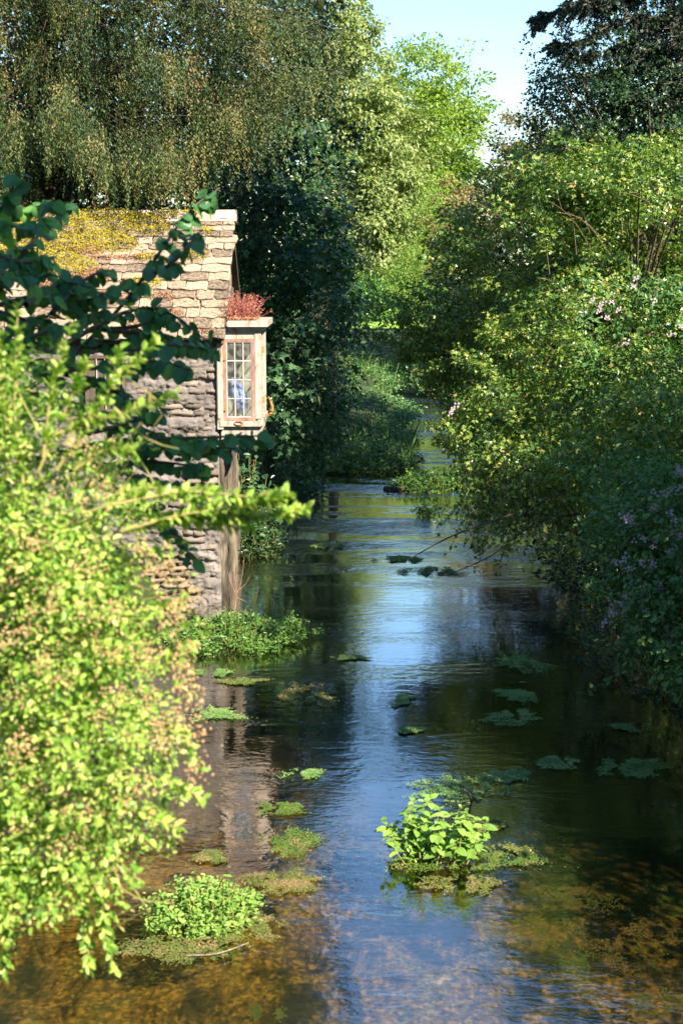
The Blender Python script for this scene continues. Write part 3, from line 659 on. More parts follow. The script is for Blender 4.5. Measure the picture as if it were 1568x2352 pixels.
# blue bag inside the bay
v = rvec(700); base = P(546, 912, CY + .17)
a_, b_ = np.meshgrid(np.linspace(0, 2 * pi, 28, endpoint=False), np.linspace(.05, pi - .05, 18))
q = np.stack([np.sin(b_) * np.cos(a_), np.sin(b_) * np.sin(a_), np.cos(b_)], -1).reshape(-1, 3)
r_ = 1 + .45 * fbm(q * 2.2, 4, 66); q = q * r_[:, None]
q = np.stack([base[0] + q[:, 0] * .15 , base[1] + q[:, 1] * .13, base[2] + q[:, 2] * .24 - q[:, 0] * .11], -1)
Fb = []
for i in range(17):
    for j in range(28): Fb.append([i * 28 + j, i * 28 + (j + 1) % 28, (i + 1) * 28 + (j + 1) % 28, (i + 1) * 28 + j])
tag(part('plastic_bag', [(q, np.array(Fb))], M_blue, None, True), 'crumpled blue plastic bag behind the bay window panes', 'bag')

# sedum plant on the bay cap
sp_ = thing('sedum_plant', 'feathery pink-red stonecrop growing on top of the bay window cap', 'plant', P(560, 733, CY + .3))
PS = []; LP = []; LD = []
for i in range(150):
    b0 = np.array([rng.uniform(X(526), X(576)), CY + rng.uniform(.0, .6), capz1])
    lean = (b0[0] - X(545)) * .7
    h = rng.uniform(.1, .44) * (1 - .55 * np.clip((b0[0] - X(560)) / .3, 0, 1))
    tip = b0 + [lean + rng.normal() * .08, rng.normal() * .06, h]
    cv = curve([b0, (b0 + tip) / 2 + rng.normal(size=3) * .02, tip], 6); PS.append(tube(cv, np.linspace(.006, .003, len(cv)), 3))
    m_ = 18; t = rng.random(m_) ** .7; q = b0 + (tip - b0) * t[:, None] + rng.normal(size=(m_, 3)) * .014; LP.append(q); LD.append(rvec(m_) + [0, 0, .9])
part('stems', PS, M_sedum2, sp_, kind='stuff')
LP = np.concatenate(LP); LD = np.concatenate(LD)
part('sprigs', [leaves(LP, LD, rvec(len(LP)), .028, T_DIA)], M_sedum2, sp_, kind='stuff')
ng = 2200; p = np.stack([rng.uniform(X(526), X(590), ng), CY + rng.uniform(-.1, .7, ng), np.full(ng, capz1) + rng.random(ng) * .04], -1)
part('cushion', [leaves(p, rvec(ng) + [0, 0, .8], rvec(ng) + [0, 0, 1], .03, T_DIA)], M_sedum, sp_, kind='stuff')

# ------------------------------------------------------------------ brick chimney of the house behind
hb = P(100, 430, 31.5); hx0, hx1, hy = P(20, 430, 31.5)[0], P(150, 430, 31.5)[0], 31.5
htop = P(100, 395, 31.5)[2]
bh = thing('brick_chimney', 'orange brick chimney with pale stone corner glimpsed behind the yew', 'chimney', ((hx0 + hx1) / 2, hy + .4, .5))
part('core', [box(hx0, hx1, hy, hy + .9, .4, htop - .02)], M_mortar, bh)
brick_me = mesh('brick', [box(-.5, .5, -.5, .5, -.5, .5)], M_brick)
z = htop - .06; r_ = 0
while z > 5.9:
    x = hx0 - (.11 if r_ % 2 else 0)
    while x < hx1 - .02:
        x0_, x1_ = max(x, hx0), min(x + .215, hx1 - .12)
        if x1_ - x0_ > .03: inst('brick', brick_me, Matrix.Translation(((x0_ + x1_) / 2, hy - .003 + rng.normal() * .002, z)) @ Matrix.Diagonal((x1_ - x0_ - .01, .03, .064, 1)), bh)
        x += .225
    z -= .075; r_ += 1
for i in range(5): part('corner_stone', [box(hx1 - .12 - .05 * (i % 2), hx1 + .02, hy - .04, hy + .3, htop - .36 * (i + 1) + .01, htop - .36 * i - .0)], M_ridge, bh)
part('coping', [box(hx0 - .06, hx1 + .07, hy - .09, hy + .99, htop, htop + .1)], M_ridge, bh)

# ------------------------------------------------------------------ yew above the cottage
ty = thing('yew_tree', 'huge old yew with drooping brown-green sprays above the cottage roof', 'tree', (-5.6, 28.2, .8))
trunk = curve([[-5.6, 28.2, .3], [-5.5, 28.1, 4], [-5.7, 28, 8], [-5.3, 28.2, 13]], 14)
part('trunk', [tube(trunk, np.linspace(.55, .2, len(trunk)), 10, .06)], M_bark, ty, True)
px_low = np.array([-200, 0, 100, 200, 330, 420, 500, 560, 620, 680, 760, 840]); py_low = np.array([400, 410, 370, 415, 450, 420, 450, 385, 375, 300, 270, 180])
YP, YD, YN = [], [], []; BR = []
nb = 250
for i in range(nb):
    # bough tip within the view cone and above it
    d_ = rng.uniform(22.6, 27.5); px = rng.uniform(-250, 835) ; low = np.interp(px, px_low, py_low)
    py = low - 40 - (rng.random() ** 1.0) * (low + 190)
    if i < 70: py = low - rng.uniform(25, 90)
    tip = P(px, py, d_)
    if px > 700 and py < -60: continue
    st_ = np.array([-5.5, 28.1, np.clip(tip[2] + rng.uniform(-.8, 1.5), 5.5, 13)])
    far_ = np.linalg.norm(tip - st_)
    b0 = st_ + (tip - st_) * max(0, 1 - 2.6 / far_)
    cv = curve([st_, (st_ + b0) / 2 + [0, 0, .35], b0 + [0, 0, .3], tip], 10)
    BR.append(tube(cv, np.linspace(.020, .005, len(cv)), 4))
    seg = curve([b0, (b0 + tip) / 2 + [0, 0, .2], tip], 14)
    cc = seg[rng.integers(3, len(seg), 4)] + rng.normal(size=(4, 3)) * [.12, .12, .05] - [0, 0, .12]; m_ = 62
    q = np.repeat(cc, m_, 0) + rng.normal(size=(4 * m_, 3)) * [.13, .12, .16]; YP.append(q); o_ = unit(rvec(4 * m_) * [1, 1, .3]); YD.append(o_ * .6 + [0, 0, -.9]); YN.append(rvec(4 * m_) + o_ + [0, -.3, .4])
    ns = 16; ti = rng.random(ns) ** .6
    an_ = seg[(ti * (len(seg) - 1)).astype(int)] + rng.normal(size=(ns, 3)) * [.15, .15, .06]
    for a0 in an_:
        ln = rng.uniform(.28, .9); m_ = int(ln * 80)
        t = np.sort(rng.random(m_)); sw = rng.normal(size=3) * [.12, .12, 0]
        q = a0 + t[:, None] * (sw * ln - np.array([0, 0, ln])) + rng.normal(size=(m_, 3)) * [.04, .04, .01] * (1.2 - t[:, None])
        YP.append(q); o_ = rvec(m_) * [1, 1, .3]; YD.append(unit(o_) * .75 + [0, 0, -.8]); YN.append(rvec(m_) + unit(o_) + [0, -.3, .4])
YP = np.concatenate(YP); YD = np.concatenate(YD); YN = np.concatenate(YN)
part('branches', BR, M_bark, ty, True, kind='stuff')
# colour drifts along whole sprays: brown, yellow and green sprays are different shoots
V_, F_, R_ = leaves(YP, YD, YN, .042 + .024 * rng.random(len(YP)), (T_NEEDLE[0] * [1.5, 1, 1], T_NEEDLE[1]))
drift = .27 + .85 * fbm(YP * [2.2, 2.2, .8], 3, 41); R_ = np.clip(np.repeat(drift, 4) + (R_ - .5) * .3, 0, .999)
part('foliage', [(V_, F_, R_)], M_yew, ty, kind='stuff')
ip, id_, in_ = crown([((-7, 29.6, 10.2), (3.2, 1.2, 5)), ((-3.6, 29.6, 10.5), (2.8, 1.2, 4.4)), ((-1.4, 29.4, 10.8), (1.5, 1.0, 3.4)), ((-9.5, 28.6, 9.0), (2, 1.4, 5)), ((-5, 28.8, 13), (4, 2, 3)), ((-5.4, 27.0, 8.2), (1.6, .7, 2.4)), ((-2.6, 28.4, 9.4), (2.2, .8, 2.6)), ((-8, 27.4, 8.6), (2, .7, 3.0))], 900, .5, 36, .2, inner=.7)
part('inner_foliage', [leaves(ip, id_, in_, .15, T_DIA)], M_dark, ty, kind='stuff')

def lobed(ells, size, dens=1.0):
    out = []
    for c, r in ells:
        r = np.asarray(r, float); area = (r[0] * r[1] + r[1] * r[2] + r[0] * r[2]); k = max(2, int(dens * area / size ** 2))
        if max(r) < size * 1.3: out.append((c, tuple(r))); continue
        out.append((c, tuple(r * .72))); cen, u = ell_surface(c, r * .86, k, .08)
        for q in cen: s_ = size * (.6 + .6 * rng.random()); out.append((q, (s_, s_, s_ * .62)))
    return out

def tree(name, label, cat, base, ells, nsub, sub_r, per, size, tm, mat, trunk_r=.25, up=.55, droop=.25, jitter=.16, inner=.25, group=None, hero=0, hero_meshes=None, bark=M_bark, limbs=True, hname='leaf', crownname='crown', drift=None, grid=26):
    base = np.asarray(base, float); t = thing(name, label, cat, base, group)
    top = max(ells, key=lambda e: e[0][2])[0]
    if limbs:
        tr = curve([base - [0, 0, .3], base + (np.asarray(top) - base) * [.3, .3, .5] , np.asarray(top)], 10)
        part('trunk', [tube(tr, np.linspace(trunk_r, trunk_r * .3, len(tr)), 8, .04)], bark, t, True)
        bl = []
        for c, r in ells[::max(1, len(ells) // 9)]:
            s0 = tr[len(tr) // 2]
            for k in range(4):
                e = np.asarray(c) + rvec(1)[0] * np.asarray(r) * .8
                cv = curve([s0, (s0 + e) / 2 + [0, 0, .2], e], 7); bl.append(tube(cv, np.linspace(trunk_r * .35, .012, len(cv)), 4))
        part('branches', bl, bark, t, True, kind='stuff')
    p, d, n = crown(ells, nsub, sub_r, per, jitter, up, droop, inner=inner)
    sz = size * (.65 + .6 * rng.random(len(p)))
    ok = p[:, 2] > .08
    p, d, n, sz = p[ok], d[ok], n[ok], sz[ok]
    if hero:
        hi = pick_front(p, hero, grid); m_ = np.zeros(len(p), bool); m_[hi] = True
        leaf_objs(hname, p[m_], d[m_], n[m_], sz[m_] * 1.08, hero_meshes, t); p, d, n, sz = p[~m_], d[~m_], n[~m_], sz[~m_]
    part(crownname, [leaves(p, d, n, sz, tm)], mat, t, kind='stuff')
    return t

# ------------------------------------------------------------------ trees and shrubs of the left bank behind the cottage
MAPM = [mesh('maple_leaf', [t_maple(i)], M_syc) for i in range(4)]
MAPL = [mesh('field_maple_leaf', [t_maple(i + 20)], M_maple) for i in range(4)]
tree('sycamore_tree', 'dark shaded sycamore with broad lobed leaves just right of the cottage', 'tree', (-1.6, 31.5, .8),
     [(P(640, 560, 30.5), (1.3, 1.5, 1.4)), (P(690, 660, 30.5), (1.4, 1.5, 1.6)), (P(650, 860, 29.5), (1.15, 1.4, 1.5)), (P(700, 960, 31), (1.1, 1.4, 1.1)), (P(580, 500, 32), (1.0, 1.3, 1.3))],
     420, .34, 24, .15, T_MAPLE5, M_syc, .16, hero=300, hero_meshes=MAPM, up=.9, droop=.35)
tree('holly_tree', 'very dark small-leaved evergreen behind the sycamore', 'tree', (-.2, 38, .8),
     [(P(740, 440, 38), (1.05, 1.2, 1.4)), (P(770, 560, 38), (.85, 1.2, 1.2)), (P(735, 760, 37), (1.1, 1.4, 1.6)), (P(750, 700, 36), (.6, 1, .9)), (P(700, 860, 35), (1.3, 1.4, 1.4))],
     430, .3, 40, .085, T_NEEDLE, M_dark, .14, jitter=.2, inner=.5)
tree('laurel_bush', 'glossy green laurel between the yew sprays and the cottage ridge', 'bush', (-4, 33, .8),
     [(P(560, 330, 33), (1.6, 1.2, 1.3)), (P(420, 400, 32), (1.5, 1.2, 1.0)), (P(650, 420, 34), (1.2, 1.2, 1.2)), (P(250, 420, 33), (1.6, 1.2, 1.0)), (P(520, 540, 32), (1.2, 1.2, 2.0)), (P(300, 250, 35), (2.2, 1.2, 2.0)), (P(80, 250, 35), (2.2, 1.2, 2.2)), (P(560, 150, 36), (2.0, 1.2, 1.8))],
     420, .42, 30, .13, T_DIA, M_syc, .15, inner=.3)

# far trees
tree('ash_tree', 'tall bright green sunlit ash in the distance against the sky', 'tree', (8, 148, 1.5),
     [(P(975, 230, 148), (5.8, 5.0, 5.8)), (P(1010, 330, 146), (4.2, 5.0, 5.5)), (P(960, 430, 145), (5.5, 5.0, 5.2)), (P(985, 540, 145), (3.2, 3.8, 4.0)), (P(930, 320, 150), (5.0, 5.0, 6.2))],
     520, 1.25, 72, .40, T_DIA, M_ash, .4, jitter=.13, inner=.15)
tree('willow_tree', 'tall pale grey-green willow left of the bright ash', 'tree', (2.8, 115, 1.5),
     [(P(740, 60, 115), (3.8, 3.8, 5.2)), (P(800, 220, 115), (4.0, 3.8, 5.2)), (P(870, 330, 115), (3.8, 3.8, 4.5)), (P(840, 470, 114), (3.8, 3.8, 4.5)), (P(700, 300, 116), (4.2, 3.8, 6.2)), (P(880, 560, 112), (2.5, 3.2, 2.8)), (P(760, 540, 115), (3.2, 3.8, 5.0)), (P(900, 460, 114), (2.5, 3.2, 3.2))],
     800, 1.0, 66, .37, T_DIA, M_willow, .4, jitter=.14, up=.4, droop=.9, inner=.15)
tree('hawthorn_bush', 'rounded sunlit bush above the far lawn', 'bush', (3.2, 101, 1.5),
     [(P(905, 700, 101), (2.1, 1.8, 1.7)), (P(870, 712, 100), (1.5, 1.6, 1.4)), (P(950, 680, 102), (2.1, 1.8, 2.1)), (P(835, 700, 101), (1.6, 1.6, 1.9))],
     260, .5, 40, .22, T_DIA, M_cress, .12, inner=.2)
tree('elder_bush', 'yellowish feathery bush between the willow and the right thicket', 'bush', (6.2, 76, 1.4),
     [(P(985, 580, 76), (1.6, 1.5, 2.2)), (P(1010, 470, 77), (1.2, 1.5, 1.5)), (P(950, 640, 75), (1.4, 1.5, 1.3))],
     200, .5, 40, .2, T_NEEDLE, M_ash, .1, inner=.2)
tree('oak_tree', 'brownish-green tree top beyond the right thicket, under the sky gap', 'tree', (9.2, 64, 1.4),
     [(P(1215, 325, 64), (1.4, 2, 1.3)), (P(1165, 425, 64), (.95, 2, 1.1)), (P(1090, 470, 63), (1.1, 2, .9)), (P(1260, 430, 62), (2.2, 2, 2.2)), (P(1080, 500, 60), (1.5, 2, 1.4)), (P(1100, 600, 58), (1.9, 1.6, 1.8)), (P(1240, 560, 58), (2.4, 1.6, 2.2)), (P(1400, 500, 58), (2.4, 1.6, 2.4))],
     460, .42, 46, .17, T_DIA, M_brown, .2, jitter=.2, inner=.2)

# ------------------------------------------------------------------ right bank
# spruce at the top right
ts = thing('spruce_tree', 'tall dark spruce with drooping twigs at the top right', 'tree', (7.9, 28.5, 1.0))
tr = np.array([[7.9, 28.5, .6], [7.9, 28.5, 10], [8, 28.6, 21]]); part('trunk', [tube(curve(tr, 10), np.linspace(.34, .05, 10), 8, .04)], M_bark, ts, True)
SP, SD, SN, BR = [], [], [], []
for i in range(120):
    z = 7.6 + 13 * (i / 120) + rng.normal() * .15; ln = 3.4 * (1 - (z - 7.0) / 15) + .4; an_ = rng.uniform(0, 2 * pi)
    if i < 26: an_ = rng.uniform(pi * .75, pi * 1.6)
    e = np.array([7.9 + cos(an_) * ln, 28.5 + sin(an_) * ln, z - ln * .28]); s0 = np.array([7.9, 28.5, z + .2])
    cv = curve([s0, (s0 + e) / 2 + [0, 0, -.12], e + [0, 0, .12]], 12); BR.append(tube(cv, np.linspace(.03, .006, len(cv)), 4))
    for k in range(22):
        t = .15 + .85 * rng.random(); b0 = cv[int(t * (len(cv) - 1))]; side = rng.choice([-1, 1]); h = np.array([-sin(an_), cos(an_), 0]) * side
        L_ = rng.uniform(.25, .75) * (1.15 - t * .6); tip = b0 + h * L_ * .75 + np.array([cos(an_), sin(an_), 0]) * L_ * .4 + [0, 0, -L_ * (.35 + .6 * rng.random())]
        m_ = 24; tt = rng.random(m_); q = b0 + (tip - b0) * tt[:, None]; ax = unit(tip - b0)
        SP.append(q); SD.append(rvec(m_) * .8 + ax * .8); SN.append(rvec(m_))
        if k % 3 == 0: BR.append(tube(np.array([b0, (b0 + tip) / 2, tip]), [.008, .006, .004], 3))
for pts in ([(1600, -40), (1420, -5), (1300, 20), (1215, 42)], [(1600, 60), (1450, 40), (1340, 90), (1250, 105)], [(1600, 10), (1500, 60), (1380, 120), (1290, 130)], [(1620, 100), (1500, 110), (1420, 160), (1330, 175)], [(1600, -60), (1480, -40), (1380, 0), (1290, 5)], [(1620, 160), (1540, 170), (1480, 220), (1400, 240)]):
    cv = curve([P(x, y, 26.6 + .5 * rng.random()) for x, y in pts], 24); BR.append(tube(cv, np.linspace(.03, .008, len(cv)), 5))
    for k in range(110):
        t = .05 + .95 * rng.random(); b0 = cv[int(t * (len(cv) - 1))]; L_ = rng.uniform(.15, .5) * (1.1 - .5 * t)
        tip = b0 + np.array([-.25 + rng.normal() * .3, rng.normal() * .5, -.45 + rng.normal() * .35]) * L_ * 1.4
        m_ = 46; q = b0 + (tip - b0) * rng.random(m_)[:, None]; SP.append(q); SD.append(rvec(m_) * .8 + unit(tip - b0) * .8); SN.append(rvec(m_))
        BR.append(tube(np.array([b0, (b0 + tip) / 2, tip]), [.007, .006, .004], 3))
SP = np.concatenate(SP); SD = np.concatenate(SD); SN = np.concatenate(SN)
part('branches', BR, M_bark, ts, True, kind='stuff')
part('needles', [leaves(SP, SD, SN, .085, (T_NEEDLE[0] * [1.5, 1, 1], T_NEEDLE[1]))], M_spruce, ts, kind='stuff')
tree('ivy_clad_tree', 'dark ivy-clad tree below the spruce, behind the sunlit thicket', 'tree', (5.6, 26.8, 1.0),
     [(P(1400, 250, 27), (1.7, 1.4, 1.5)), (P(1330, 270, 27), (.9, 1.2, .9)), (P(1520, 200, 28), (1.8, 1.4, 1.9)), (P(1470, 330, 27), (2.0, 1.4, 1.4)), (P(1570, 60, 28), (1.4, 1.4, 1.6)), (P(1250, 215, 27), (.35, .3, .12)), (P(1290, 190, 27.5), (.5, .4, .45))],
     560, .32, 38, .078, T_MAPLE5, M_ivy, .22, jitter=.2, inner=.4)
# the big sunlit thicket
tree('field_maple', 'broad sunlit field maple thicket overhanging the river on the right', 'tree', (4.9, 25, .8),
     lobed([(P(1470, 700, 24), (3.1, 2.6, 2.75)), (P(1240, 560, 26.5), (1.9, 2, 1.85)), (P(1140, 790, 27.5), (1.6, 2.0, 1.15)), (P(1060, 730, 28), (1.0, 1.4, .5)), (P(1030, 820, 27.5), (.85, 1.2, .45)), (P(1260, 960, 22.5), (1.45, 1.8, 1.25)), (P(1470, 940, 20), (1.3, 1.6, 1.3)), (P(1175, 1000, 24.5), (1.1, 1.5, .9)),
      (P(1350, 440, 25.5), (1.2, 1.2, .9)), (P(1500, 420, 25), (1.2, 1.2, .9)), (P(1180, 1130, 22.5), (.85, 1.1, .6)), (P(1340, 1120, 21.5), (1.2, 1.4, .7)), (P(1430, 1060, 18.8), (1.0, 1.2, .8)), (P(1000, 745, 29), (1.1, 1.0, .32)), (P(960, 790, 29.5), (.8, .8, .22)), (P(1000, 850, 29), (.9, .9, .28)), (P(905, 790, 29.5), (.5, .5, .14)), (P(1085, 970, 26), (.5, .7, .45))], .72, 1.1),
     2700, .22, 42, .078, T_MAPLE5, M_maple, .09, hero=300, hero_meshes=MAPL, jitter=.18, up=.6, droop=.3, inner=.2, grid=20)
tm_ = bpy.data.objects['field_maple']; tw = []
for i in range(40):
    px, py = rng.uniform(1080, 1560), rng.uniform(420, 1000); d_ = 21.6 + max(0, (1300 - px)) * .011
    e = P(px, py, d_); g0 = e + np.array([rng.uniform(.2, .9), rng.uniform(.3, .9), -rng.uniform(.1, .7)])
    tw.append(tube(curve([g0, (g0 + e) / 2 + [0, 0, .12], e], 6), np.linspace(.008, .003, 6), 4))
part('outer_twigs', tw, M_twig, tm_, kind='stuff')
# trailing stems hanging from the thicket to the water
tv = thing('ivy_trails', 'dark leafy trails hanging from the thicket down to the water', 'ivy', W(1200, 1290))
HP, HD, HN, HB = [], [], [], []
for i in range(95):
    px = rng.uniform(1050, 1420); d_ = rng.uniform(19, 24)
    top = P(px, rng.uniform(1010, 1130), d_); ln = rng.uniform(.5, 1.5); 
    ln = min(ln, top[2] - .1)
    cv = curve([top, top + [rng.normal() * .06, 0, -ln * .5], top + [rng.normal() * .12 - .06, rng.normal() * .1, -ln]], 8); HB.append(tube(cv, .005, 3))
    m_ = int(ln * 26); q = cv[rng.integers(0, len(cv), m_)] + rng.normal(size=(m_, 3)) * .06; HP.append(q); HD.append(rvec(m_) + [0, 0, -.7]); HN.append(rvec(m_) + [0, -.5, .6])
for ends in ([(1330, 1180), (1230, 1200), (1130, 1275), (1030, 1320)], [(1300, 1120), (1200, 1180), (1090, 1270)], [(1180, 1180), (1040, 1230), (930, 1290)]):
    cv = curve([P(x, y, 19.5) for x, y in ends], 14); cv[:, 2] = np.maximum(cv[:, 2], .03); HB.append(tube(cv, np.linspace(.018, .006, len(cv)), 4))
part('stems', HB, M_dstem, tv, kind='stuff')
HP = np.concatenate(HP); HD = np.concatenate(HD); HN = np.concatenate(HN)
part('foliage', [leaves(HP, HD, HN, .08, T_MAPLE5)], M_maple, tv, kind='stuff')

# bramble low on the right with pale pink blossom
BRM = [mesh('bramble_leaf', [t_round(i + 40, 6, .36, .22)], M_bramble) for i in range(4)]
PET = []
for s_ in range(3):
    r = np.random.default_rng(s_ + 70); fl = []
    for f in range(7):
        c = r.normal(size=3) * .03
        for k in range(5):
            a0 = k * 2 * pi / 5 + r.random(); dd_ = np.array([cos(a0), -.5, sin(a0)]) ; fl.append((c, dd_))
    pos = np.array([c for c, _ in fl]); dr = np.array([d for _, d in fl]); 
    PET.append(mesh('blossom', [leaves(pos, dr, rvec(len(pos)) * .3 + [0, -1, .3], .017, (T_OVAL[0] * [1.5, 1, 1], T_OVAL[1]))], M_petal))
bt = tree('bramble_bush', 'shaded bramble with pale pink blossom low on the right bank', 'bush', (4.2, 15.5, .7),
     [(P(1570, 1190, 15.5), (.85, 1.2, .75)), (P(1500, 1330, 15), (.55, .9, .55)), (P(1590, 1420, 14.5), (.7, 1.0, .62)), (P(1450, 1240, 16), (.5, .8, .35)), (P(1480, 1120, 17), (.7, .9, .5)), (P(1520, 1500, 14.6), (.42, .7, .25)), (P(1650, 1300, 15), (.9, 1, 1.2))],
     560, .16, 34, .062, T_OVAL, M_bramble, .04, hero=300, hero_meshes=BRM, jitter=.2, up=.5, droop=.35, inner=.4, grid=14, bark=M_dstem)
def blossom(px, py, d_, s_):
    M = Matrix.Translation(Vector(P(px, py, d_))) @ Matrix.Rotation(rng.random() * 6, 4, 'Y') @ Matrix.Scale(s_, 4)
    inst('blossom', PET[rng.integers(3)], M, bt)
for px, py in [(1500, 1130), (1530, 1125), (1425, 1190), (1440, 1187), (1490, 1165), (1555, 1075), (1565, 1090), (1560, 1120), (1470, 1235), (1500, 1240), (1545, 1215), (1560, 1225), (1420, 1290), (1450, 1300), (1440, 1282), (1530, 1260), (1500, 1350), (1515, 1345), (1560, 1300), (1420, 1385), (1440, 1375), (1470, 1380), (1490, 1400), (1430, 1400), (1400, 1405), (1520, 1390), (1545, 1450), (1530, 1460), (1480, 1290), (1500, 1300), (1460, 1340), (1555, 1360), (1540, 1180), (1398, 1432)]:
    for k in range(2): blossom(px + rng.normal() * 8, py + rng.normal() * 6, 14.35 + rng.random() * .3, 0.7 + .4 * rng.random())
# arching canes of the bramble
cb = []
for pts in ([(1520, 1180), (1440, 1160), (1380, 1175), (1330, 1200)], [(1480, 1330), (1420, 1290), (1360, 1260), (1310, 1225)], [(1560, 1450), (1480, 1500), (1400, 1560), (1345, 1590)], [(1568, 1500), (1500, 1520), (1440, 1500), (1380, 1470)], [(1500, 1200), (1420, 1215), (1380, 1190)], [(1450, 1390), (1400, 1370), (1340, 1340)]):
    cv = curve([P(x, y, 14.6) for x, y in pts], 14); cb.append(tube(cv, np.linspace(.009, .004, len(cv)), 4))
    q = cv[4:].repeat(3, 0) + rng.normal(size=(len(cv[4:]) * 3, 3)) * .02
    leaf_objs('leaf', q, rvec(len(q)) + [-.3, 0, -.2], rvec(len(q)) * .4 + [0, -.5, 1], .06, BRM, bt)
part('canes', cb, M_dstem, bt, kind='stuff')
# blossom on the sunlit thicket above
tb = thing('bramble_spray', 'sunlit bramble spray with pink blossom caught in the right thicket', 'bramble', P(1480, 800, 20))
SP_, SDr, SNr = [], [], []
for i in range(80):
    c = P(rng.uniform(1330, 1560), rng.uniform(640, 900), 21.2 - rng.random() * .3)
    m_ = 16; SP_.append(c + rng.normal(size=(m_, 3)) * .12); SDr.append(rvec(m_) + [0, -.3, -.2]); SNr.append(rvec(m_) * .6 + [0, -.6, .9])
SP_ = np.concatenate(SP_); SDr = np.concatenate(SDr); SNr = np.concatenate(SNr)
part('foliage', [leaves(SP_, SDr, SNr, .085, T_OVAL)], M_bramble, tb, kind='stuff')
for px, py in [(1360, 690), (1380, 700), (1400, 695), (1375, 715), (1420, 712), (1390, 730), (1340, 720), (1450, 660), (1540, 770), (1560, 750), (1500, 690), (1440, 785), (1430, 790), (1460, 640), (1040, 940), (1050, 930), (1035, 950)]:
    M = Matrix.Translation(Vector(P(px, py, 20.7))) @ Matrix.Scale(1.1, 4); inst('blossom', PET[rng.integers(3)], M, tb)

# ------------------------------------------------------------------ hazel in the shade, in front of the cottage
HZM = [mesh('hazel_leaf', [t_round(i, 10, .42 + .03 * (i % 3), .1 + .14 * i)], M_hazel, True) for i in range(5)]
hz = thing('hazel_bush', 'shaded hazel with big round dark leaves across the cottage front', 'bush', (-4.0, 8.2, .8))
hb_ = []; hp, hd, hn, hs = [], [], [], []
branches = [[(-60, 980), (150, 830), (290, 690), (380, 560), (440, 480), (505, 432)], [(-60, 760), (40, 600), (110, 520), (170, 460)], [(-60, 560), (10, 470), (45, 395)],
            [(150, 790), (280, 720), (380, 715), (490, 795)], [(60, 1060), (250, 1015), (450, 1005), (645, 1000)], [(150, 1080), (330, 1060), (480, 1075)],
            [(230, 1100), (380, 1200), (445, 1290)], [(-60, 650), (60, 620), (150, 640)], [(-60, 720), (80, 680), (200, 690), (300, 640)], [(-60, 850), (80, 770), (190, 740)], [(-60, 500), (20, 520), (110, 500)],
            [(200, 760), (330, 745), (370, 700)], [(150, 860), (240, 880), (310, 930), (360, 900)], [(60, 900), (180, 930), (290, 960), (390, 940)], [(330, 640), (400, 600), (460, 530)], [(320, 800), (400, 790), (500, 810)], [(60, 700), (140, 650), (210, 660)], [(-40, 800), (60, 820), (140, 880)], [(200, 800), (260, 790), (330, 770)], [(-60, 820), (30, 760), (120, 720)], [(-60, 560), (40, 600), (130, 590)], [(-60, 600), (30, 640), (150, 700), (230, 720)], [(-40, 470), (60, 480), (130, 460)], [(-60, 700), (70, 740), (160, 800)], [(120, 720), (200, 640), (260, 620)], [(-60, 520), (30, 560), (90, 640)], [(150, 850), (280, 840), (360, 830), (440, 850)], [(180, 1000), (300, 980), (420, 1020), (540, 1030)], [(200, 1050), (330, 1100), (420, 1120)], [(250, 1010), (400, 1030), (560, 1000)], [(260, 760), (380, 770), (450, 800)]]
for bi, pts in enumerate(branches):
    d0 = 7.4 + .9 * rng.random(); cv = curve([P(x, y, d0 + .25 * rng.normal()) for x, y in pts], 22)
    hb_.append(tube(cv, np.linspace(.017, .004, len(cv)), 5))
    L_ = np.linalg.norm(np.diff(cv, axis=0), axis=1).sum(); m_ = int(L_ / .034)
    for k in range(m_):
        t = .2 + .8 * k / max(1, m_ - 1); i0 = min(int(t * (len(cv) - 1)), len(cv) - 2); tg = unit(cv[i0 + 1] - cv[i0]); sd_ = 1 if k % 2 else -1
        side = unit(np.cross(tg, [0, 0, 1.])) * sd_
        hp.append(cv[i0] + rng.normal(size=3) * .012); hd.append(side * .55 + tg * .5 + [rng.normal() * .35, rng.normal() * .3, -.55 + rng.normal() * .35])
        hn.append(np.array([rng.normal() * .35, -.55 + rng.normal() * .3, .75])); hs.append(rng.uniform(.055, .098))
hp = np.array(hp); hd = np.array(hd); hn = np.array(hn); hs = np.array(hs)
if len(hp) > 320:
    kk = rng.permutation(len(hp)); rest = kk[320:]; kk = kk[:320]
    part('foliage', [leaves(hp[rest], hd[rest], hn[rest], hs[rest], t_round(3, 8, .47, .25))], M_hazel, hz, kind='stuff')
else: kk = np.arange(len(hp))
leaf_objs('leaf', hp[kk], hd[kk], hn[kk], hs[kk], HZM, hz)
hb_.append(tube(curve([[-4.0, 8.2, .5], [-3.6, 8, 2.5], P(-60, 900, 7.8)], 12), .02, 6))
hb_.append(tube(curve([[-4.1, 8.3, .5], [-3.9, 8, 3.5], P(-80, 600, 7.8)], 10), .025, 6))
part('branches', hb_, M_dstem, hz, True, kind='stuff')

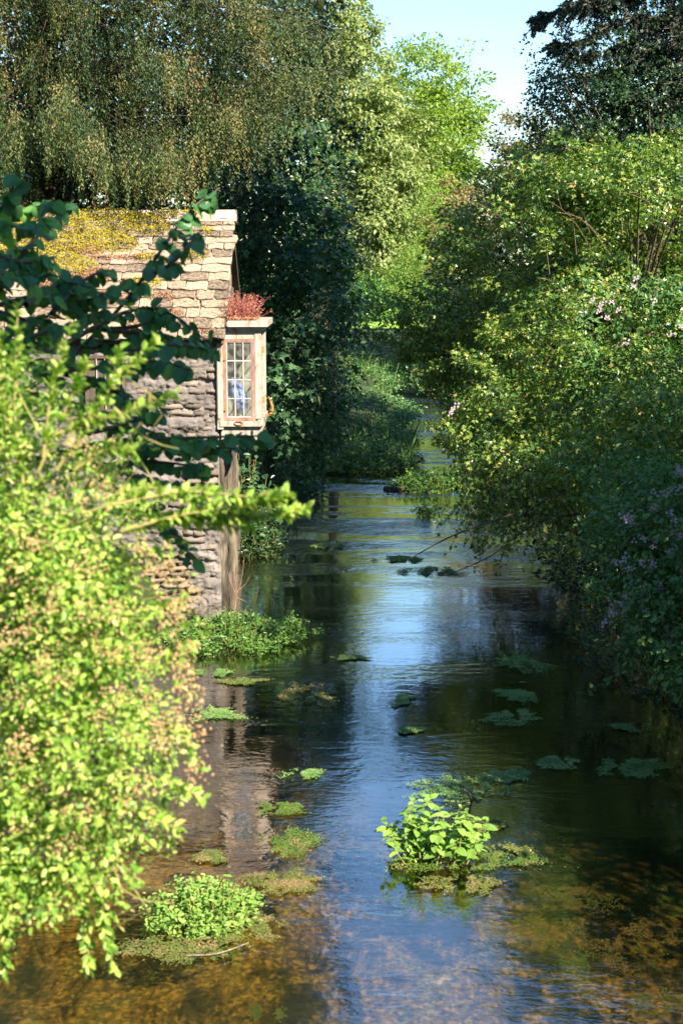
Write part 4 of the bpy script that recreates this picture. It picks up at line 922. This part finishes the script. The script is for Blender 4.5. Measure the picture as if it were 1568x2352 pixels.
# ------------------------------------------------------------------ sunlit bush in the left foreground
BSM = [mesh('bush_leaf', [(T_OVAL[0] * [1 + .1 * i, 1, 1 + .5 * i], T_OVAL[1])], M_bush) for i in range(3)]
fb = thing('privet_bush', 'big sunlit yellow-green bush filling the left foreground', 'bush', (-3.6, 5.4, .7))
ells = [(P(60, 1130, 5.5), (.36, .5, .42)), (P(150, 1250, 5.35), (.36, .5, .30)), (P(180, 1450, 5.3), (.36, .5, .36)), (P(200, 1640, 5.25), (.36, .5, .34)), (P(190, 1800, 5.2), (.34, .45, .3)), (P(140, 1950, 5.2), (.30, .4, .2)), (P(-150, 1400, 5.5), (.6, .6, 1.0)), (P(20, 1950, 5.2), (.2, .4, .22)), (P(10, 920, 5.6), (.2, .35, .25)), (P(-100, 1900, 5.3), (.4, .5, .5))]
p, d, n = crown(ells, 1250, .08, 27, .22, up=.5, droop=.25, inner=.45)
sz = .028 * (.4 + 1.1 * rng.random(len(p)) ** 1.3)
part('foliage', [leaves(p, d, n, sz, T_OVAL)], M_bush, fb, kind='stuff')
shoots = [[(60, 1150), (35, 950), (42, 700)], [(100, 1050), (120, 900), (165, 740)], [(130, 1080), (230, 940), (280, 800)], [(90, 1080), (170, 900), (200, 830)], [(150, 1020), (260, 880), (362, 785)], [(120, 1000), (250, 960), (405, 905)], [(170, 1080), (250, 1030), (312, 1045)], [(190, 1180), (350, 1135), (520, 1165), (662, 1128)], [(250, 1230), (420, 1190), (560, 1185), (708, 1168)], [(300, 1190), (450, 1200), (580, 1215)], [(260, 1160), (420, 1130), (560, 1140), (640, 1150)], [(280, 1220), (430, 1180), (600, 1160), (665, 1130)], [(220, 1150), (340, 1120), (470, 1150), (560, 1195)], [(300, 1210), (460, 1180), (600, 1190), (690, 1172)],
          [(30, 1900), (20, 2050), (10, 2250)], [(200, 1950), (230, 2080), (262, 2230)], [(330, 1780), (400, 1800), (470, 1835)], [(300, 1850), (350, 1880), (415, 1905)], [(180, 2000), (200, 2150), (205, 2230)], [(60, 2000), (90, 2060), (95, 2110)], [(350, 1560), (410, 1500), (440, 1490)], [(330, 1400), (400, 1390), (430, 1370)], [(340, 1660), (420, 1690), (460, 1770)], [(20, 1000), (0, 850), (5, 760)]]
sb, sp_, sdv, snv = [], [], [], []
for pts in shoots:
    d0 = 5.0 + .3 * rng.random(); cv = curve([P(x, y, d0) for x, y in pts], 24); sb.append(tube(cv, np.linspace(.006, .0022, len(cv)), 5))
    L_ = np.linalg.norm(np.diff(cv, axis=0), axis=1).sum(); m_ = int(L_ / .0052)
    for k in range(m_):
        t = .12 + .88 * rng.random(); i0 = min(int(t * (len(cv) - 1)), len(cv) - 2); tg = unit(cv[i0 + 1] - cv[i0])
        o_ = rvec(1)[0]; o_ = unit(o_ - tg * (o_ @ tg))
        sp_.append(cv[i0] + (cv[i0 + 1] - cv[i0]) * rng.random()); sdv.append(o_ * .8 + tg * .6); snv.append(tg * .5 + rvec(1)[0] * .6 + [0, 0, .5])
sp_ = np.array(sp_); sdv = np.array(sdv); snv = np.array(snv); hi = rng.permutation(len(sp_)); h1, h2 = hi[:300], hi[300:]
leaf_objs('leaf', sp_[h1], sdv[h1], snv[h1], rng.uniform(.032, .056, len(h1)), BSM, fb)
if len(h2): part('shoot_foliage', [leaves(sp_[h2], sdv[h2], snv[h2], rng.uniform(.026, .05, len(h2)), T_OVAL)], M_bush, fb, kind='stuff')
sb.append(tube(curve([[-3.6, 5.4, .4], P(-120, 1700, 5.4), P(60, 1400, 5.4)], 10), .022, 6)); sb.append(tube(curve([[-3.5, 5.5, .4], P(-150, 1300, 5.5), P(50, 1000, 5.5)], 10), .02, 6))
for i in range(60):
    e = P(rng.uniform(0, 380), rng.uniform(950, 2000), 5.3); sb.append(tube(curve([P(-150, rng.uniform(1200, 1900), 5.6), (P(-60, 1500, 5.5) + e) / 2, e], 6), .003, 3))
for i in range(130):
    e = P(rng.uniform(-20, 420), rng.uniform(900, 2100), 5.0 + .3 * rng.random()); g0 = e + np.array([-rng.uniform(.1, .35), .2, rng.uniform(-.25, .25)]); sb.append(tube(curve([g0, (g0 + e) / 2 + rng.normal(size=3) * .02, e], 6), np.linspace(.0045, .0018, 6), 3))
part('stems', sb, M_gstem, fb, kind='stuff')
# dry flower heads
u8 = (np.array([[1, 0, 0], [-1, 0, 0], [0, 1, 0], [0, -1, 0], [0, 0, 1], [0, 0, -1.]]), np.array([[0, 2, 4], [2, 1, 4], [1, 3, 4], [3, 0, 4], [2, 0, 5], [1, 2, 5], [3, 1, 5], [0, 3, 5]]))
fc = []
for px, py in [(410, 1330), (430, 1370), (400, 1400), (370, 1290), (425, 1500), (430, 1575), (440, 1620), (390, 1430), (410, 1540), (445, 1690), (450, 1770), (400, 1660), (350, 1310), (60, 1450), (110, 1380), (100, 1520), (50, 1600), (150, 1560), (200, 1400), (250, 1500), (130, 1700), (80, 1250), (200, 1300), (300, 1500), (260, 1600), (230, 1120), (190, 1030), (120, 1160), (330, 1600), (90, 1800), (170, 1850), (300, 1700), (30, 1330), (40, 1700), (260, 1400), (350, 1500), (370, 1700), (320, 1800), (150, 1950), (215, 1880)]:
    m_ = 46; fc.append(P(px, py, 4.85 + .12 * rng.random()) + rng.normal(size=(m_, 3)) * [.03, .03, .026])
for i in range(28):
    m_ = 26; fc.append(P(rng.uniform(0, 390), rng.uniform(1200, 1950), 4.9 + .15 * rng.random()) + rng.normal(size=(m_, 3)) * .024)
fc = np.concatenate(fc)
part('flower_heads', [leaves(fc, rvec(len(fc)), rvec(len(fc)), .0055 * (.6 + .7 * rng.random(len(fc))), u8)], M_bushtan, fb, kind='stuff')

# ------------------------------------------------------------------ nettle island and things in the stream
def weed_mat(label, px, py, wpx, hpx, mat=M_mat, z=.012, dens=1.5, name='weed_mat', leaf=.022, yaw=0.0):
    c = W(px, py, 0); d_ = c[1]; rx = wpx / 2 / FPX * d_ * 1.02
    ya, yb2 = W(px, py - hpx / 2)[1], W(px, py + hpx / 2)[1]; ry = abs(ya - yb2) / 2
    n_ = 26; an = np.linspace(0, 2 * pi, n_, endpoint=False)
    ph = rng.random() * 50
    def rad(a): return 1 + 1.0 * fbm(np.stack([np.cos(a) * 2.1 + ph, np.sin(a) * 1.7, 0 * a], -1), 4, 12)
    m_ = int(min(4200, 4200 * dens * max(.5, rx * ry * 9))); lf = leaf * max(1, d_ / 16)
    a0 = rng.random(m_) * 2 * pi; f = np.sqrt(rng.random(m_)) * (1.0 + .22 * np.abs(rng.normal(size=m_)))
    ok = fbm(np.stack([np.cos(a0) * f * rx * 9 + ph, np.sin(a0) * f * ry * 3, 0 * a0], -1), 4, 3) > -.16; a0, f = a0[ok], f[ok]; r0 = rad(a0)
    p = np.stack([c[0] + rx * f * r0 * np.cos(a0), c[1] + ry * f * r0 * np.sin(a0) + yaw * rx * f * np.cos(a0), z + .002 + rng.random(len(a0)) * .010], -1)
    edge_ = rng.random(len(p)) < np.clip(3.2 * (1.2 - f), .15, 1); p = p[edge_]
    o = part(name, [leaves(p, rvec(len(p)) * [1, 1, .08], rvec(len(p)) * .22 + [0, 0, 1], lf * (.6 + .9 * rng.random(len(p))), T_DIA)], mat)
    at = o.data.attributes['rnd']; rv = np.clip(.5 + .8 * fbm(p * [5, 5, 0] + ph, 3, 8) + (rng.random(len(p)) - .5) * .4, 0, .999); at.data.foreach_set('value', np.repeat(rv, 4).astype(np.float32))
    tag(o, label, 'water weed', 'weed rafts in the stream'); return o
MATS = [
 ('green weed raft farthest up of those in the dark right-hand water', 1190, 1520, 125, 42, M_matshade), ('small green raft just above the pale flat one in dark water', 1185, 1597, 85, 24, M_matshade),
 ('pale flat oval weed raft in the dark right-hand water', 1185, 1648, 138, 32, M_matshade), ('thin weed streak beneath the bramble at the right edge', 1450, 1672, 95, 18, M_matshade),
 ('faint green raft low in the dark water, left of its larger neighbour', 1285, 1752, 85, 26, M_matshade), ('grey-green ragged raft nearest the right edge in dark water', 1445, 1765, 125, 38, M_matshade),
 ('large green weed raft directly behind the nettle clump', 1055, 1815, 200, 56, M_matshade), ('ragged raft touching the right end of the large one behind the nettles', 1165, 1785, 110, 26, M_matshade),
 ('grey-blue weed raft by the left bush under the watercress', 495, 1640, 112, 30, M_matshade), ('brown and green weed patch left of the bright sky reflection', 715, 1597, 120, 38, M_matb),
 ('small dark raft alone in the bright sky reflection', 925, 1610, 62, 22, M_matshade), ('tiny weed scraps below the small raft in the sky reflection', 930, 1680, 70, 12, M_matshade),
 ('sunlit triangular weed raft in the left half of the stream', 668, 1935, 112, 56, M_mat), ('sunlit brown-tinged raft right of the near watercress', 665, 2030, 165, 46, M_matb),
 ('small sunlit raft above the triangular one', 640, 1860, 95, 24, M_mat), ('long sunlit weed bed that the nettles grow from', 1030, 1980, 280, 44, M_mat),
 ('sunlit raft in front of the nettle bed', 1075, 2036, 180, 36, M_matb), ('sunlit green raft at the right end of the nettle bed', 1180, 1968, 110, 46, M_mat),
 ('half-lit raft just behind the nettles on their right', 1115, 1895, 90, 24, M_mat), ('brown weed bank at the edge of the near watercress', 585, 2130, 190, 60, M_matb),
 ('flat weed shelf below the near watercress', 440, 2180, 290, 62, M_matb), ('dark ripple in the far riffle built as a weed hump, left one', 920, 1285, 95, 12, M_matshade), ('dark ripple in the far riffle built as a weed hump, below the leaning twigs', 1000, 1313, 110, 15, M_matshade),  # far humps and tuft are dark water ripples, added here as weed
 ('small dark ripple built as a weed tuft near the left far bank', 765, 1255, 55, 9, M_matshade),
 ('lit weed sliver at the left under the watercress bank', 560, 1568, 90, 12, M_mat), ('faint weed streak under the watercress, beside the bush', 500, 1548, 80, 14, M_matshade), ('thin weed line at the left edge of the sky reflection', 800, 1512, 90, 10, M_matshade), ('dim raft in the left water beneath the cottage reflection', 690, 1780, 90, 18, M_matshade), ('dull weed patch by the bush below the cottage reflection', 480, 1970, 70, 26, M_matb)]
for m_ in MATS: weed_mat(*m_)
for lab, px, py, wp, hp_, mt in [('submerged sunlit weed trailing in front of the nettle raft', 1000, 2075, 260, 40, M_mat), ('sunken weed bed at the lower right edge', 1440, 2180, 170, 90, M_matb), ('sunken green weed at the lower right corner', 1530, 2060, 120, 80, M_mat), ('sunken weed stem patch near the lower right', 1320, 2210, 60, 90, M_mat), ('sunken weed by the bottom right corner', 1510, 2290, 130, 60, M_mat), ('sunken pale weed below the bush on the bottom edge', 600, 2320, 90, 30, M_mat), ('amber sunken weed bed right of the nettle raft', 1330, 2050, 220, 50, M_matb), ('amber sunken weed bed at the right edge above the corner', 1500, 2130, 160, 50, M_matb), ('broad amber weed bed in the shallows below the nettles', 1250, 2130, 200, 60, M_matb)]:
    weed_mat(lab, px, py, wp, hp_, mt, z=-.03, dens=.6)

# nettles
NM = [mesh('nettle_leaf', [t_round(i + 60, 7, .34, .4)], M_nettle, True) for i in range(4)]
rng = np.random.default_rng(2024); nb_ = W(1005, 1962, .02); nk = thing('nettle_clump', 'bright sunlit clump of nettles growing on a weed bed midstream', 'plant', nb_)
stems = []; lp, ld, ln_, ls = [], [], [], []
for i in range(30):
    fx = rng.uniform(-1, 1); b0 = nb_ + [fx * .33, rng.normal() * .16, 0]; h = .50 * (1 - .35 * abs(fx)) * rng.uniform(.5, 1)
    if i == 0: b0 = nb_ + [-.16, -.05, 0]; h = .56
    if i == 1: b0 = nb_ + [.2, -.05, 0]; h = .50
    tip = b0 + [fx * .16 + rng.normal() * .04, rng.normal() * .06, h]; cv = curve([b0, (b0 + tip) / 2 + rng.normal(size=3) * .02, tip], 10); stems.append(tube(cv, np.linspace(.006, .003, len(cv)), 4))
    lev = int(h / .058)
    for k in range(lev):
        t = .3 + .7 * k / (lev - 1 if lev > 1 else 1); c = b0 + (tip - b0) * t
        a0 = (k % 2) * pi / 2 + rng.normal() * .4
        for s_ in (0, pi):
            o_ = np.array([cos(a0 + s_), sin(a0 + s_), .15 if t < .9 else .6]); lp.append(c); ld.append(o_); ln_.append(np.array([0, -.15, 1.]) + rng.normal(size=3) * .2); ls.append(rng.uniform(.075, .125) * (1 if t < .9 else .65))
part('stems', stems, M_gstem, nk, kind='stuff'); lp = np.array(lp); kk = rng.permutation(len(lp))[:340]
leaf_objs('leaf', lp[kk], np.array(ld)[kk], np.array(ln_)[kk], np.array(ls)[kk], NM, nk)
ng = 900; p = nb_ + rng.uniform(-1, 1, size=(ng, 3)) * [.30, .2, .0] + np.array([0, 0, 1]) * (rng.random((ng, 1)) * .22); part('undergrowth', [leaves(p, rvec(ng) + [0, 0, .2], rvec(ng) * .5 + [0, -.2, 1], .05, T_OVAL)], M_nettle, nk, kind='stuff')

def log(label, name, pts, r0, r1, mat, cat='log', sub=None):
    cv = curve(pts, 10); o = part(name, [tube(cv, np.linspace(r0, r1, len(cv)), 7, .08)] + [tube(curve(s, 6), np.linspace(r1, r1 * .3, len(curve(s, 6))), 4) for s in (sub or [])], mat, None, True); tag(o, label, cat); return o
log('broken grey stick standing in the large weed raft', 'broken_stick', [W(1083, 1838, .0), W(1075, 1822, .12) , W(1062, 1812, .2)], .014, .012, M_dead, 'stick')
log('dark log floating in the far riffle by the right-hand plants', 'floating_log', [W(882, 1123, .03), W(912, 1124, .04), W(948, 1123, .05)], .07, .06, M_bark)
log('pale dead stick lying on the weed shelf by the near watercress', 'dead_stick', [W(430, 2195, .03), W(500, 2190, .05), W(572, 2165, .04)], .008, .005, M_dead, 'stick')
c = P(540, 1390, 21.3)
log('bare reddish dead twig at the foot of the cottage corner', 'dead_twig', [W(530, 1425, .05), P(540, 1390, 20.9), P(545, 1355, 20.9)], .018, .008, M_redwood, 'twig',
    [[P(543, 1370, 20.9), P(530, 1335, 20.9), P(520, 1300, 20.9)], [P(544, 1365, 20.9), P(555, 1330, 20.9), P(562, 1270, 20.9)], [P(544, 1360, 20.9), P(565, 1340, 20.9), P(578, 1315, 20.9)], [P(543, 1372, 20.9), P(570, 1385, 20.9), P(582, 1400, 20.9)], [P(543, 1350, 20.9), P(538, 1320, 20.9), P(544, 1290, 20.9)], [P(578, 1400, 20.6), P(590, 1370, 20.6), P(594, 1345, 20.6)]])
log('thin bare twig dipping into the far riffle', 'bare_twig', [P(905, 1095, 37), P(925, 1108, 37), P(940, 1122, 37)], .02, .01, M_dstem, 'twig', [[P(925, 1108, 37), P(935, 1100, 37), P(945, 1090, 37)]])

def cress(label, name, c, rx, ry, h, n_, size, mat=M_cress, tm=T_OVAL, blades=0, cat='plant', group=None):
    c = np.asarray(c, float); t = thing(name, label, cat, c, group)
    nt_ = max(6, int(n_ / 26)); a0 = rng.random(nt_) * 2 * pi; f = np.sqrt(rng.random(nt_))
    base = np.stack([c[0] + rx * f * np.cos(a0), c[1] + ry * f * np.sin(a0), np.full(nt_, c[2])], -1)
    hh = h * (1 - f ** 2 * .75) * (.55 + .6 * rng.random(nt_)); P_, D_, N_, S_ = [], [], [], []
    for b0, hgt, aa, ff in zip(base, hh, a0, f):
        tip = b0 + [cos(aa) * ff * .35 * h + rng.normal() * .04, sin(aa) * ff * .2 * h, hgt]; S_.append(tube(np.array([b0 - [0, 0, .1], (b0 + tip) / 2 + rng.normal(size=3) * .01, tip]), [.006, .005, .003], 3))
        m_ = 26; tt = rng.random(m_) ** .55; P_.append(b0 + (tip - b0) * tt[:, None] + rng.normal(size=(m_, 3)) * [size * 1.1, size * 1.1, size * .4]); D_.append(rvec(m_) * [1, 1, .4] + [0, 0, .1]); N_.append(rvec(m_) * .55 + [0, -.25, 1])
    P_ = np.concatenate(P_); P_[:, 2] = np.maximum(P_[:, 2], c[2] + .004); D_ = np.concatenate(D_); N_ = np.concatenate(N_)
    part('stems', S_, M_gstem, t, kind='stuff'); part('foliage', [leaves(P_, D_, N_, size * (.6 + .7 * rng.random(len(P_))), tm)], mat, t, kind='stuff')
    if blades:
        q = np.stack([c[0] + rx * rng.uniform(-1, 1, blades), c[1] + ry * rng.uniform(-1, 1, blades), np.full(blades, c[2])], -1)
        part('blades', [leaves(q, np.stack([rng.normal(size=blades) * .25, rng.normal(size=blades) * .25, np.ones(blades)], -1), rvec(blades), h * rng.uniform(.6, 1.4, blades), (T_NEEDLE[0] * [.16, 1, 1], T_NEEDLE[1]))], M_grass, t, kind='stuff')
    return t
cress('watercress bank at the foot of the cottage corner', 'watercress', W(530, 1475), .85, .75, .42, 5200, .055)
cress('outlying watercress sprigs right of the cottage watercress bank', 'watercress', W(665, 1462), .28, .3, .34, 420, .06)
cress('near sunlit watercress mound beside the left bush', 'watercress', W(468, 2108), .33, .36, .34, 2600, .045, M_nettle)
cress('shaded leafy bank in midstream with tall grass', 'bank_plants', W(825, 1070), 1.45, 1.6, .8, 7600, .09, M_bramble, T_OVAL, 50)
cress('leafy bank behind the midstream one, on its right', 'bank_plants', P(850, 1020, 42) * [1, 1, 0] + [0, 0, .05], 1.1, 3, .9, 5000, .1, M_bramble, T_OVAL, 50)
cress('far reeds where the stream bends', 'reed_bed', P(880, 900, 62) * [1, 1, 0] + [0, 0, .1], 2.0, 2.5, 1.3, 3000, .12, M_cress, T_OVAL, 150)
cress('tall far greenery left of the reeds', 'bank_plants', P(790, 930, 57) * [1, 1, 0] + [0, 0, .4], 1.9, 4, 1.4, 5000, .13, M_bramble, T_OVAL, 50)
cress('leafy hump on the midstream bank nearer the bend', 'bank_plants', P(835, 960, 48) * [1, 1, 0] + [0, 0, .3], 1.6, 4.5, .9, 8000, .12, M_bramble)
cress('leafy islet by the floating log in the riffle', 'islet_plants', W(985, 1122), .7, .8, .48, 1500, .09)
cress('second leafy islet under the thicket, behind the log islet', 'islet_plants', W(1095, 1110), .6, 1., .5, 1500, .09)
cress('small dark water plant below the log islet', 'water_plant', W(1000, 1190), .35, .4, .4, 420, .07)
cress('elder-like seedlings against the gable below the bay', 'bank_plants', (-1.85, 27.4, .1), .3, 1.0, 1.5, 1300, .12, M_syc)
cress('low shaded leafy plants on the left bank past the cottage', 'bank_plants', W(590, 1255) + [-.1, 0, 0], .45, 1.2, .5, 2600, .08, M_ivy)  # darker leaf colour stands in for shade; the sun reaches these plants
cress('dark undergrowth along the left bank below the sycamore', 'bank_plants', W(650, 1150) + [-.3, 0, 0], .9, 3., 1.0, 4500, .1, M_syc)
cress('dark undergrowth under the thicket along the right bank', 'bank_plants', (4.6, 22.5, .3), 1.0, 4., 1.4, 5000, .09, M_ivy)
cress('dark undergrowth between the thicket and the bramble', 'bank_plants', (4.3, 17.6, .2), .9, 2.4, 1.7, 4500, .08, M_ivy)
cress('undergrowth on the right bank farther upstream', 'bank_plants', (4.7, 36, .3), 1.1, 8., 1.6, 6000, .12, M_bramble)
cress('undergrowth on the far right bank near the bend', 'bank_plants', (5.2, 56, .4), 1.8, 8., 2.6, 5000, .15, M_bramble)

# far garden wall in front of the lawn
WY = 84.0; wx0 = P(806, 780, WY)[0]; wtop = P(818, 762, WY)[2]
gw_ = thing('garden_wall', 'pale stone garden wall end below the far lawn', 'wall', (wx0 + 1, WY, -.2))
part('core', [box(wx0 + .1, wx0 + 6, WY + .1, WY + .5, -.5, wtop - .05)], M_mortar, gw_)
st_me = [mesh('wall_stone', [box(-.5, .5, -.5, .5, -.5, .5)], M_gwall)]
for r_ in range(10):
    x = wx0
    while x < wx0 + 3.0:
        ww = rng.uniform(.25, .55); inst('wall_stone', st_me[0], Matrix.Translation((x + ww / 2, WY + rng.normal() * .02, wtop - .1 - .19 * r_)) @ Matrix.Diagonal((ww - .03, .25, .165, 1)), gw_); x += ww
part('pillar', [box(wx0 - .1, wx0 + .3, WY - .6, WY - .15, -.5, wtop + .1)], M_gwall, gw_)

# backing woodland on the right bank and a far belt of trees
tree('lime_tree', 'dark tree filling the background behind the right thicket', 'tree', (10, 36, 1.2), [((9, 36, 5), (3.6, 2, 3.4)), ((12, 35, 7), (4, 2, 5)), ((7.2, 38, 4), (2.4, 2, 2.6)), (P(1200, 570, 40), (2.0, 1.0, 1.9)), (P(1330, 560, 40), (2.0, 1.0, 2.2)), (P(1120, 640, 41), (1.4, 1.0, 1.4))], 620, .6, 40, .2, T_DIA, M_dark, .25, inner=.4)
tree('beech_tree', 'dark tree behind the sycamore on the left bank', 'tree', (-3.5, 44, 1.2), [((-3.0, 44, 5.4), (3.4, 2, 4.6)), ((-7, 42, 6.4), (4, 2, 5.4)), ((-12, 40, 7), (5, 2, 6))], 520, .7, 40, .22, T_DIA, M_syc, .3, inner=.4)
bp_, bd_, bn_ = [], [], []
be = []
for x in np.arange(-150, 151, 7.0): be.append((np.array([x + rng.normal() * 2, 175 + rng.normal() * 6, 5.0]), (5, 4, 4.5 + 1.5 * rng.random())))
bp_, bd_, bn_ = crown(be, 500, 1.6, 24, .2, inner=.3)
wo = part('far_woodland', [leaves(bp_, bd_, bn_, 1.0, T_DIA)], M_cress, None, kind='stuff'); tag(wo, 'distant belt of trees closing the view beyond the lawn', 'woodland')

# ------------------------------------------------------------------ trees out of the frame, crowns placed to throw the shade seen in it
tree('alder_tree', 'leafy alder on the right bank just outside the frame', 'tree', (6.2, 10.5, .8),
     [((6.4, 10.5, 5.4), (1.6, 1.8, 1.9)), ((6.8, 13.2, 5.2), (1.6, 2.0, 2.0)), ((5.4, 9.6, 3.4), (1.2, 1.3, 1.5)), ((5.2, 12.2, 2.8), (1.1, 1.6, 1.4)), ((6.6, 16.2, 5.2), (1.6, 1.8, 1.4)), ((6.4, 18.6, 4.4), (1.4, 1.6, 1.2))], 480, .5, 40, .15, T_DIA, M_syc, .2, inner=.5)
tree('pine_tree', 'tall bare-stemmed pine on the right bank outside the frame', 'tree', (7.7, 18.6, .8),
     [((7.7, 18.8, 16.8), (1.7, 1.8, 3.2))], 240, .5, 46, .2, T_DIA, M_dark, .25, inner=.6)
tree('larch_tree', 'tall larch behind the spruce outside the frame on the right', 'tree', (10.2, 29.5, .8),
     [((10.2, 29.5, 11), (2.4, 2.4, 3.6)), ((10.2, 31.5, 8), (2.2, 2.6, 3))], 240, .5, 46, .2, T_DIA, M_dark, .25, inner=.6)
tree('poplar_tree', 'dark poplar far behind the spruce on the right bank', 'tree', (13, 54, 1),
     [((12.5, 54, 9), (3.2, 3, 5)), ((13.5, 48, 9), (3, 3, 4)), ((12, 60, 7), (2.4, 3, 4))], 300, .7, 46, .26, T_DIA, M_dark, .3, inner=.5)
tree('bridge_oak', 'oak by the bridge with a bough reaching over behind the camera', 'tree', (6.2, .6, .8),
     [((3.0, 1.6, 10.6), (2.0, .85, 1.3))], 260, .4, 46, .15, T_DIA, M_syc, .25, inner=.8)
for nm, lab, b0, el in (('sky_block_right', 'unseen broad crown added on the right bank to cut sky light', (10, 8, .8), [((10.2, 8, 7), (2.6, 3, 6)), ((10.6, 13, 4.4), (2.6, 3, 3.4))]),  # these four are unseen crowns added to cut the sky light
     ('sky_block_left', 'unseen broad crown added on the left bank to cut sky light', (-8.5, 8, .8), [((-8.2, 5, 7), (3, 4, 6)), ((-9.2, 13, 7.5), (3, 4.4, 6.5))]),
     ('sky_block_back_left', 'unseen tall crown added behind the camera on the left to cut sky light', (-6, -6.5, .8), [((-6, -6.5, 8), (4, 3, 7.4)), ((0, -9, 4), (4, 2.5, 4.2))]),
     ('sky_block_back_right', 'unseen crown added behind the camera on the right to cut sky light', (8, -9, .8), [((8.5, -9, 5), (4, 3, 5.4))])):
    tree(nm, lab, 'tree', b0, el, 260, .9, 26, .42, T_DIA, M_dark, .3, inner=.5)
